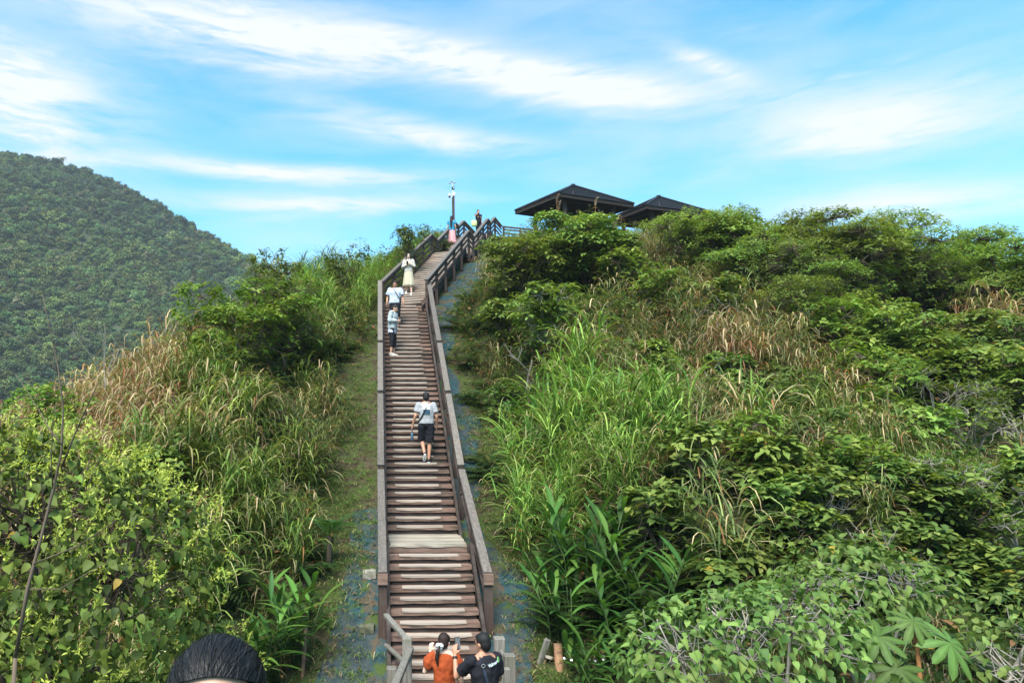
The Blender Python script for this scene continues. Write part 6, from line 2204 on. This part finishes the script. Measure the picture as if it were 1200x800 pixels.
def man_black():
    d = 8.4
    p = at(567, 742, d)
    x, y = p.x, p.y
    w = Person('man in black shirt with white lettering on its back, photographing the stairs with a phone', (x, y, gz(x, y)), R(24), (p.z - gz(x, y)), 'skin_tan', head_yaw=R(18), head_pitch=.16,
               elL=(-.29, .2, 1.17), wrL=(-.235, .34, 1.38), elR=(.25, .06, 1.12), wrR=(.1, .3, 1.2), hands=dict(L=dict(d=(.15, .25, 1), n=(.75, .6, 0), curl=.55, side=-1), R=dict(d=(-.6, .5, .4), n=(-.3, .3, 1), curl=.7, side=1)))
    w.body(.0095)
    sh = w.shirt('black', .88, .7, .016)
    w.legs('denim', 1.97, .015)
    w.shoes()
    w.hair('hair', 'short')
    def back(px, pz):
        """a point on the back of the shirt"""
        rx, ry = .191, .138
        q = max(0, 1 - abs(px / rx) ** 2.4) ** (1 / 2.4)
        drop = max(0, pz - 1.3) * .22
        return px, -(ry * q) + drop - .004, pz
    me = curve_text('Valmart', .05)
    ca, sa = math.cos(R(14)), math.sin(R(14))
    for v in me.vertices:
        a, b, e = v.co
        X, Zz = .05 + a * ca - b * sa, 1.372 + a * sa + b * ca
        q = back(X, Zz)
        v.co = w.tt((q[0], q[1] - e - .013, q[2]))
    me.materials.clear()
    me.materials.append(M['print_white'])
    obj('shirt_lettering', me, w.root)
    m = MB()
    n = 18
    pts = []
    for i in range(n + 1):
        t = 2 * math.pi * i / n
        q = back(.146 + .015 * math.cos(t), 1.4 + .026 * math.sin(t))
        pts.append(w.tt((q[0], q[1] - .01, q[2])))
    for a, b in zip(pts[:-1], pts[1:]):
        m.tube([a, b], .0065, 5)
    m.build('shirt_emblem', M['print_green'], w.root, True)
    # bag strap with a ring over the left shoulder
    m = MB()
    ln = [(-.06, .1, 1.33), (-.075, .06, 1.45), (-.08, -.03, 1.455), (-.085, -.1, 1.38), (-.07, -.138, 1.25), (-.03, -.145, 1.12), (.03, -.14, 1.0)]
    for a, b in zip(ln[:-1], ln[1:]):
        m.beam(w.tt(a), w.tt(b), .035, .008, (0, -1, .2))
    st = m.build('bag_strap', M['navy'], w.root)
    m = MB()
    for i in range(12):
        t0, t1 = 2 * math.pi * i / 12, 2 * math.pi * (i + 1) / 12
        m.tube([w.tt((-.085 + .026 * math.cos(t0), -.118 - .0, 1.36 + .02 * math.sin(t0))), w.tt((-.085 + .026 * math.cos(t1), -.118, 1.36 + .02 * math.sin(t1)))], .004, 5)
    m.build('strap_ring', M['metal'], st, True)
    e, q = w.J['elL'], w.J['wrL']
    MB().tube([e.lerp(q, .82), e.lerp(q, .93)], .033, 12).build('watch_strap', M['plastic_black'], w.root, True)
    upd()
    ph = phone(w.root, (-.165, .39, 1.505), (.03, .1, 1), (-.1, -1, .12))
    tag(ph, 'black phone held upright by the man in the black shirt', 'phone')
man_black()
def man_climbing():
    pos = step_pos(e2, HD1, .16, .225, 8, 500, .12)
    w = Person('man in light grey shirt and black shorts climbing the stairs with a bottle', pos, R(3), 1.72, 'skin_tan', pitch=.1, head_pitch=.05,
               hipL=(-.088, .0, .9), hipR=(.088, 0, .9), kneeL=(-.1, .17, .56), ankL=(-.05, -.02, .22), kneeR=(.085, .05, .49), ankR=(.05, 0, .088), elL=(-.27, -.02, 1.12), wrL=(-.33, .06, .9), elR=(.25, .0, 1.11), wrR=(.26, .1, .88),
               toes=dict(L=(-.05, .75, -.7), R=(.05, 1, 0)))
    w.body()
    w.shirt('grey_tee', .92, .68, .02)
    w.legs('black', .98, .02, name='shorts')
    w.shoes()
    w.hair()
    w.strap('black', 1, 1.45, .98, r=.018, ry=.152)
    def back(px, pz):
        q = max(0, 1 - abs(px / .195) ** 2.4) ** (1 / 2.4)
        return w.tt((px, -.144 * q - .006 + max(0, pz - 1.3) * .16, pz))
    def patch(x0, x1, z0, z1, lift):
        V, n, k = [], 8, 6
        for j in range(k + 1):
            for i in range(n + 1):
                q = back(x0 + (x1 - x0) * i / n, z0 + (z1 - z0) * j / k)
                V.append(q - V3(0, lift, 0))
        f = [(j * (n + 1) + i, j * (n + 1) + i + 1, (j + 1) * (n + 1) + i + 1, (j + 1) * (n + 1) + i) for j in range(k) for i in range(n)]
        return MB().add(V, f)
    w.part('shirt_print', patch(-.095, .085, 1.14, 1.40, .004), 'print_white')
    w.part('shirt_print', patch(-.09, .08, 1.145, 1.26, .008), 'print_blue')
    upd()
    m = MB()
    m.tube([(0, 0, -.3), (0, 0, -.29), (0, 0, -.13), (0, 0, -.11)], [.03, .036, .036, .022], 14)
    b = m.mesh('water_bottle', M['bottle'], True)
    o = obj('water_bottle', b)
    o.location = w.root.matrix_world @ V3(-.345, .09, .83)
    MB().tube([(0, 0, -.112), (0, 0, -.085)], .024, 12).build('cap', M['plastic_black'], o, True)
    m = MB()
    for i in range(12):
        t0, t1 = 2 * math.pi * i / 12, 2 * math.pi * (i + 1) / 12
        m.tube([(.018 * math.cos(t0), 0, -.045 + .045 * math.sin(t0)), (.018 * math.cos(t1), 0, -.045 + .045 * math.sin(t1))], .004, 5)
    m.build('carry_loop', M['plastic_black'], o, True)
    tag(o, 'smoky blue water bottle hanging from the climbing man\'s left hand', 'bottle')
man_climbing()
def man_sweater():
    pos = step_pos(e2, HD1, .16, .225, 28, 460, .14)
    w = Person('person in pale grey sweater and black cropped trousers looking down at a camera', pos, R(-112), 1.66, 'skin', head_pitch=.45, pitch=.05,
               elL=(-.23, .02, 1.13), wrL=(-.09, .24, 1.12), elR=(.23, .0, 1.13), wrR=(.09, .25, 1.12), hands=dict(L=dict(d=(.7, .7, 0), n=(.6, -.5, .4), curl=.7), R=dict(d=(-.7, .7, 0), n=(-.6, -.5, .4), curl=.7)))
    w.body()
    w.shirt('white_tee', .74, .4, .004, 'undershirt', wide=.03)
    w.shirt('pale_grey', .88, 1.8, .03, 'sweater')
    w.legs('black', 1.5, .01)
    w.shoes('shoe_pale')
    w.hair()
    upd()
    o = obj('camera', MB().box((0, 0, 0), (.13, .07, .085)).mesh('camera', M['plastic_black']))
    o.matrix_world = w.root.matrix_world @ Matrix.Translation((0, .3, 1.14))
    MB().tube([(0, .03, 0), (0, .09, 0)], .034, 14).build('lens', M['plastic_black'], o, True)
    MB().box((0, -.0365, 0), (.08, .003, .055)).build('screen', M['screen'], o)
    tag(o, 'black camera in the hands of the person in the pale grey sweater', 'camera')
man_sweater()
def man_white():
    pos = step_pos(e2, HD1, .16, .225, 35, 463, .14)
    w = Person('heavyset man in white shirt with black strap across it, coming down behind the pale sweater', pos, R(176), 1.68, 'skin_tan', head_pitch=.2, elL=(-.27, -.02, 1.12), wrL=(-.29, .06, .9), elR=(.27, -.02, 1.12), wrR=(.28, .08, .92))
    w.body()
    w.shirt('white_tee', .9, .7, .036)
    w.legs('black', 1.05, .02, name='shorts')
    w.shoes()
    w.hair('hair_brown')
    w.strap('black', 1, 1.45, 1.0, r=.013, ry=.168)
    m = MB().box(w.tt((-.19, .12, .99)), (.05, .15, .2))
    m.build('shoulder_bag', M['black'], w.root, bevel=.015)
man_white()
def woman_cream():
    pos = step_pos(K, HD3, .1495, .265, 4, 479, .16)
    w = Person('woman with long dark hair in ivory top and long cream skirt descending the stairs', pos, R(168), 1.62, 'skin_pale', fem=True, head_pitch=.25, head_yaw=.2,
               elL=(-.24, .02, 1.14), wrL=(-.04, .2, 1.22), elR=(.24, .02, 1.14), wrR=(.03, .2, 1.17), ankL=(-.13, .06, .0), ankR=(.1, -.03, .088), kneeL=(-.11, .08, .45), hands=dict(L=dict(d=(.8, .3, .4), curl=.7, n=(0, -1, .3)), R=dict(d=(-.8, .3, .4), curl=.7, n=(0, -1, .3))))
    w.body()
    w.shirt('ivory', .92, 1.9, .014, 'blouse')
    w.skirt('cream', .3, .24, 1.04)
    w.shoes('white')
    w.hair('hair', 'long', .38)
    upd()
    tag(phone(w.root, (-.0, .27, 1.24), (0, .5, 1), (0, -1, .5)), 'phone in the hands of the woman in the cream skirt', 'phone')
woman_cream()
def woman_pink():
    pos = step_pos(e5, HD3, .15, .265, 8, 530, .15)
    w = Person('woman with long dark hair in teal top and pink skirt high on the stairs', pos, R(-14), 1.62, 'skin', fem=True)
    w.body(.013)
    w.shirt('teal_top', .86, .6, .016, 'top')
    w.skirt('pink', .12, .25, 1.0)
    w.shoes('shoe_pale')
    w.hair('hair', 'long', .5)
woman_pink()
def person_top():
    p = PLAT + Vector((0, 0, .0))
    d = 39.3
    X = (561 - CX) / F * d
    w = Person('person in dark top with tied up hair at the head of the stairs, hand raised', (X, (d - PLAT.z * sp_) / cp, PLAT.z), R(200), 1.66, 'skin_tan', fem=True,
               elR=(.27, .1, 1.28), wrR=(.1, .16, 1.46), hands=dict(R=dict(d=(-.5, -.1, .9), n=(-.3, -1, 0), curl=.4)))
    w.body(.013)
    w.shirt('black', .9, .35, .008, 'top')
    w.legs('black', 1.9, .012)
    w.shoes()
    w.hair('hair_brown', 'bun')
    upd()
    m = MB()
    rg = []
    for i in range(6):
        t = i / 5
        r = .12 + .05 * math.sin(math.pi * (t * .8 + .1))
        rg.append([(r * math.cos(a), .06 * math.cos(0) * (1 + .6 * math.sin(math.pi * t)) * math.sin(a), -.1 - .36 * t) for a in [2 * math.pi * k / 16 for k in range(16)]])
    m.rings(rg)
    o = obj('tote_bag', m.mesh('tote_bag', M['lime'], True))
    o.location = w.root.matrix_world @ V3(.3, .03, 1.12)
    for y in (-.03, .03):
        MB().tube([(-.07, y, -.11), (-.04, y * .5, .1), (0, 0, .16), (.04, y * .5, .1), (.07, y, -.11)], .007, 5).build('strap', M['lime'], o, True)
    tag(o, 'pale lime tote bag at the side of the person at the head of the stairs', 'bag')
person_top()
def near_person():
    p = at(256, 745, 1.22)
    x, y, zt = p.x, p.y, p.z
    zg = gz(x, y)
    H = zt - zg
    w = Person('person close to the viewer whose smoothed back black hair fills the bottom edge', (x, y, zg), R(188), H * 1.7 / 1.715, 'skin', head_pitch=.12, fem=True)
    w.body(.009)
    w.shirt('black', .9, .65, .014)
    w.legs('denim', 1.95, .014)
    w.shoes()
    # hair combed back from the forehead: a cap with many strands laid over it
    RH_ = w.HT.to_3x3()
    m = MB()
    c = V3(0, -.014, 1.612)
    m.ell(w.hh((0, -.032, 1.611)), (.085, .097, .099), RH_, 28, 18)
    m.ell(w.hh((0, -.05, 1.57)), (.08, .07, .085), RH_, 18, 12)
    hr = remesh('hair', m, M['hair'], w.root, .006, .6, 2)
    r = np.random.RandomState(4)
    rows = []
    n = 5200
    Vv, Ff = [], []
    kk = 9
    for i in range(n):
        a = r.uniform(-1.75, 1.75)                 # where on the hairline, left to right
        # a great-circle sweep from the hairline over the head to the crown at the back
        a2 = a * (.55 + .45 * abs(a) / 1.75)
        st = np.array([math.sin(a2) * .95, math.cos(a2) * .72, .7 - .3 * abs(a2) ** 1.6])
        st = st / np.linalg.norm(st)
        en = np.array([r.normal(0, .38) + .9 * math.sin(a), -.8, r.uniform(.1, .6)])
        en = en / np.linalg.norm(en)
        lift = 1.012 + abs(r.normal(0, .012)) + (r.rand() < .02) * r.uniform(.01, .05)
        om = math.acos(np.clip(st @ en, -1, 1))
        t0 = r.uniform(0, .25) if r.rand() < .5 else 0
        t1 = r.uniform(.6, 1)
        base = len(Vv)
        wd = r.uniform(.0004, .0011)
        line = []
        twist = r.uniform(-.5, .5)
        for k in range(kk):
            t = t0 + (t1 - t0) * k / (kk - 1)
            q = (math.sin((1 - t) * om) * st + math.sin(t * om) * en) / math.sin(om)
            q[2] += .35 * math.sin(math.pi * t) * (.6 - abs(a) * .2)
            q = q / np.linalg.norm(q)
            pt = c + V3(q[0] * .086, q[1] * .104, q[2] * .101) * (lift + (.006 if 0 < k < kk - 1 else -.01))
            line.append((pt, V3(q[0] / .086, q[1] / .104, q[2] / .101).normalized()))
        for k, (pt, nr) in enumerate(line):
            tg = line[min(k + 1, kk - 1)][0] - line[max(k - 1, 0)][0]
            sd = (tg.cross(nr).normalized() + nr * twist).normalized()
            Vv.append(w.hh(pt - sd * wd))
            Vv.append(w.hh(pt + sd * wd))
        for k in range(kk - 1):
            Ff.append((base + 2 * k, base + 2 * k + 1, base + 2 * k + 3, base + 2 * k + 2))
    me = bpy.data.meshes.new('hair_strands')
    me.from_pydata([tuple(v) for v in Vv], [], Ff)
    me.materials.append(M['strand'])
    o = obj('hair_strands', me, hr)
    tag(o, kind='stuff')
def strand_mat():
    m, t, b, out = new_mat('combed_black_hair')
    oi = t.node('ShaderNodeNewGeometry')
    rnd = oi.outputs['Random Per Island']
    t.l.new(t.ramp(rnd, [(0, (.005, .005, .005)), (.8, (.013, .012, .013)), (1, (.035, .03, .028))]), b.inputs['Base Color'])
    b.inputs['Roughness'].default_value = .5
    b.inputs['Specular IOR Level'].default_value = .22
    return m
M['strand'] = strand_mat()
near_person()

# ---------------------------------------------------------------- small things on the ground
def block(label, px, py, size, seed_, rz, name='concrete_block', mat='concrete', cat='block', tilt=(0, 0)):
    x, y, d = spot(px, py, size[2] * .5)
    r = random.Random(seed_)
    m = MB()
    n = 5
    rg = []
    for i in range(n):
        t = i / (n - 1) - .5
        s = 1 - .06 * (i in (0, n - 1))
        rg.append([(t * size[0] + r.uniform(-.01, .01), a * size[1] / 2 * s + r.uniform(-.012, .012), b * size[2] / 2 * s + r.uniform(-.01, .01)) for a, b in ((-1, -1), (1, -1), (1, 1), (-1, 1))])
    m.rings(rg)
    o = m.build(name, M[mat], bevel=.008)
    o.location = (x, y, gz(x, y) + size[2] * .35)
    o.rotation_euler = (tilt[0], tilt[1], rz)
    return tag(o, label, cat)
block('pale concrete block beside the left stair post, the higher of two', 433, 671, (.24, .18, .16), 1, .1)
block('mossy concrete block beside the left stair post, the lower of two', 430, 736, (.26, .16, .14), 2, -.1, mat='mossy')
block('square concrete footing stone under the ginger plants', 628, 706, (.26, .16, .07), 4, .5, mat='mossy', tilt=(.3, .1))
block('grey weathered board stuck in the soil beside the clay pipe', 637, 765, (.12, .05, .5), 5, .4, 'board', 'oldwood', 'board', (.35, .2))
block('short pale board lying beside the clay pipe', 645, 772, (.35, .12, .05), 6, 1.2, 'board', 'plank', 'board', (.2, .3))
def clay_pipe():
    x, y, d = spot(655, 776, .1)
    m = MB()
    k = 16
    for (r0, r1) in ((.07, .055),):
        outer0 = [(r0 * math.cos(2 * math.pi * i / k), r0 * math.sin(2 * math.pi * i / k), -.2) for i in range(k)]
        outer1 = [(r0 * math.cos(2 * math.pi * i / k), r0 * math.sin(2 * math.pi * i / k), .22) for i in range(k)]
        in1 = [(r1 * math.cos(2 * math.pi * i / k), r1 * math.sin(2 * math.pi * i / k), .22) for i in range(k)]
        in0 = [(r1 * math.cos(2 * math.pi * i / k), r1 * math.sin(2 * math.pi * i / k), -.1) for i in range(k)]
        m.rings([outer0, outer1, in1, in0])
    o = m.build('clay_pipe', M['clay'])
    o.location = (x, y, gz(x, y) + .1)
    o.rotation_euler = (-.35, .1, .2)
    tag(o, 'short clay pipe standing in the soil right of the stair foot', 'pipe')
clay_pipe()
def stake():
    x, y, d = spot(357, 738, .75)
    m = MB()
    m.tube([(-.03, 0, -.2), (-.02, .01, .1), (0, 0, .4), (.02, -.01, .68), (.035, 0, .78)], [.035, .036, .033, .03, .018], 8)
    o = m.build('broken_stake', M['stake'], None, True)
    o.location = (x, y, gz(x, y))
    tag(o, 'broken peeling wooden stake standing left of the teal sheet', 'stake')
M['stake'] = wood('peeling_wood', (.1, .05, .03), (.32, .2, .13), 'Z', blotch=(.42, .38, .33), blotch_amt=.7, gscale=.5)
stake()
def plume(label, px, py, d, seed_):
    p = at(px, py, d)
    z0 = gz(p.x, p.y)
    h = p.z - z0
    root = empty('reed_plume', (p.x, p.y, z0), 0, label, 'reed')
    r = np.random.RandomState(seed_)
    m = MB()
    m.tube([(0, 0, 0), (.02, 0, h * .6), (.0, 0, h - .35)], [.012, .01, .006], 5)
    m.build('stem', M['stem_brown'], root, True)
    n = 160
    t = r.rand(n)
    P = np.column_stack([.12 * t * t, np.zeros(n), h - .42 + .42 * t])
    D = np.column_stack([r.normal(.25, .5, n), r.normal(0, .5, n), np.full(n, .9)])
    L = r.uniform(.06, .14, n)
    lg = LG()
    lg.add(*leaves(P, D, r.normal(0, 1, (n, 3)), L, L * .14, .4, .1, 'simple', lerpc((.14, .09, .06), (.3, .22, .16), r.rand(n))))
    tag(obj('plume', lg.mesh('plume', M['grass']), root), kind='stuff')
plume('brown reed plume against the left half of the nearest shelter, the higher one', 652, 228, 33.0, 1)
plume('brown reed plume against the left half of the nearest shelter, the lower one', 654, 236, 31.5, 2)
plume('brown reed plume against the right half of the nearest shelter', 697, 232, 33.5, 3)
plume('rusty reed plume against the middle of the right slope', 866, 312, 27.0, 4)
def flowers():
    x, y, d = spot(684, 776, .4)
    root = empty('flowering_weed', (x, y, gz(x, y)), 0, 'weed with small white flowers at the bottom edge below the ginger plants', 'plant')
    tag(obj('foliage', weed(900, 60, (.04, .09), .4, spread=.3), root), kind='stuff')
    r = random.Random(3)
    m0 = MB()
    for k in range(5):
        a = 2 * math.pi * k / 5
        m0.ell((.014 * math.cos(a), .014 * math.sin(a), 0), (.012, .008, .003), Matrix.Rotation(a, 3, 'Z'), 8, 4)
    me = m0.mesh('flower', M['white'], True)
    for k in range(9):
        o = obj('flower', me, root, (r.uniform(-.3, .3), r.uniform(-.3, .15), r.uniform(.26, .5)))
        o.rotation_euler = (r.uniform(.2, 1.1), r.uniform(-.4, .4), 0)
flowers()

# ---------------------------------------------------------------- the air between here and the mountain
def haze():
    m = bpy.data.materials.new('hazy_air')
    m.use_nodes = True
    t = NT(m.node_tree)
    t.n.clear()
    out = t.node('ShaderNodeOutputMaterial')
    v = t.node('ShaderNodeVolumePrincipled')
    v.inputs['Color'].default_value = (.9, .94, 1.0, 1)
    v.inputs['Density'].default_value = HAZE
    v.inputs['Anisotropy'].default_value = .2
    t.l.new(v.outputs[0], out.inputs['Volume'])
    mb = MB().box((-120, 150, 62), (1100, 1100, 250))
    o = mb.build('haze', m)
    tag(o, 'thin pale haze in the air in front of the wooded mountain', 'haze', kind='stuff')
HAZE = .0003
haze()
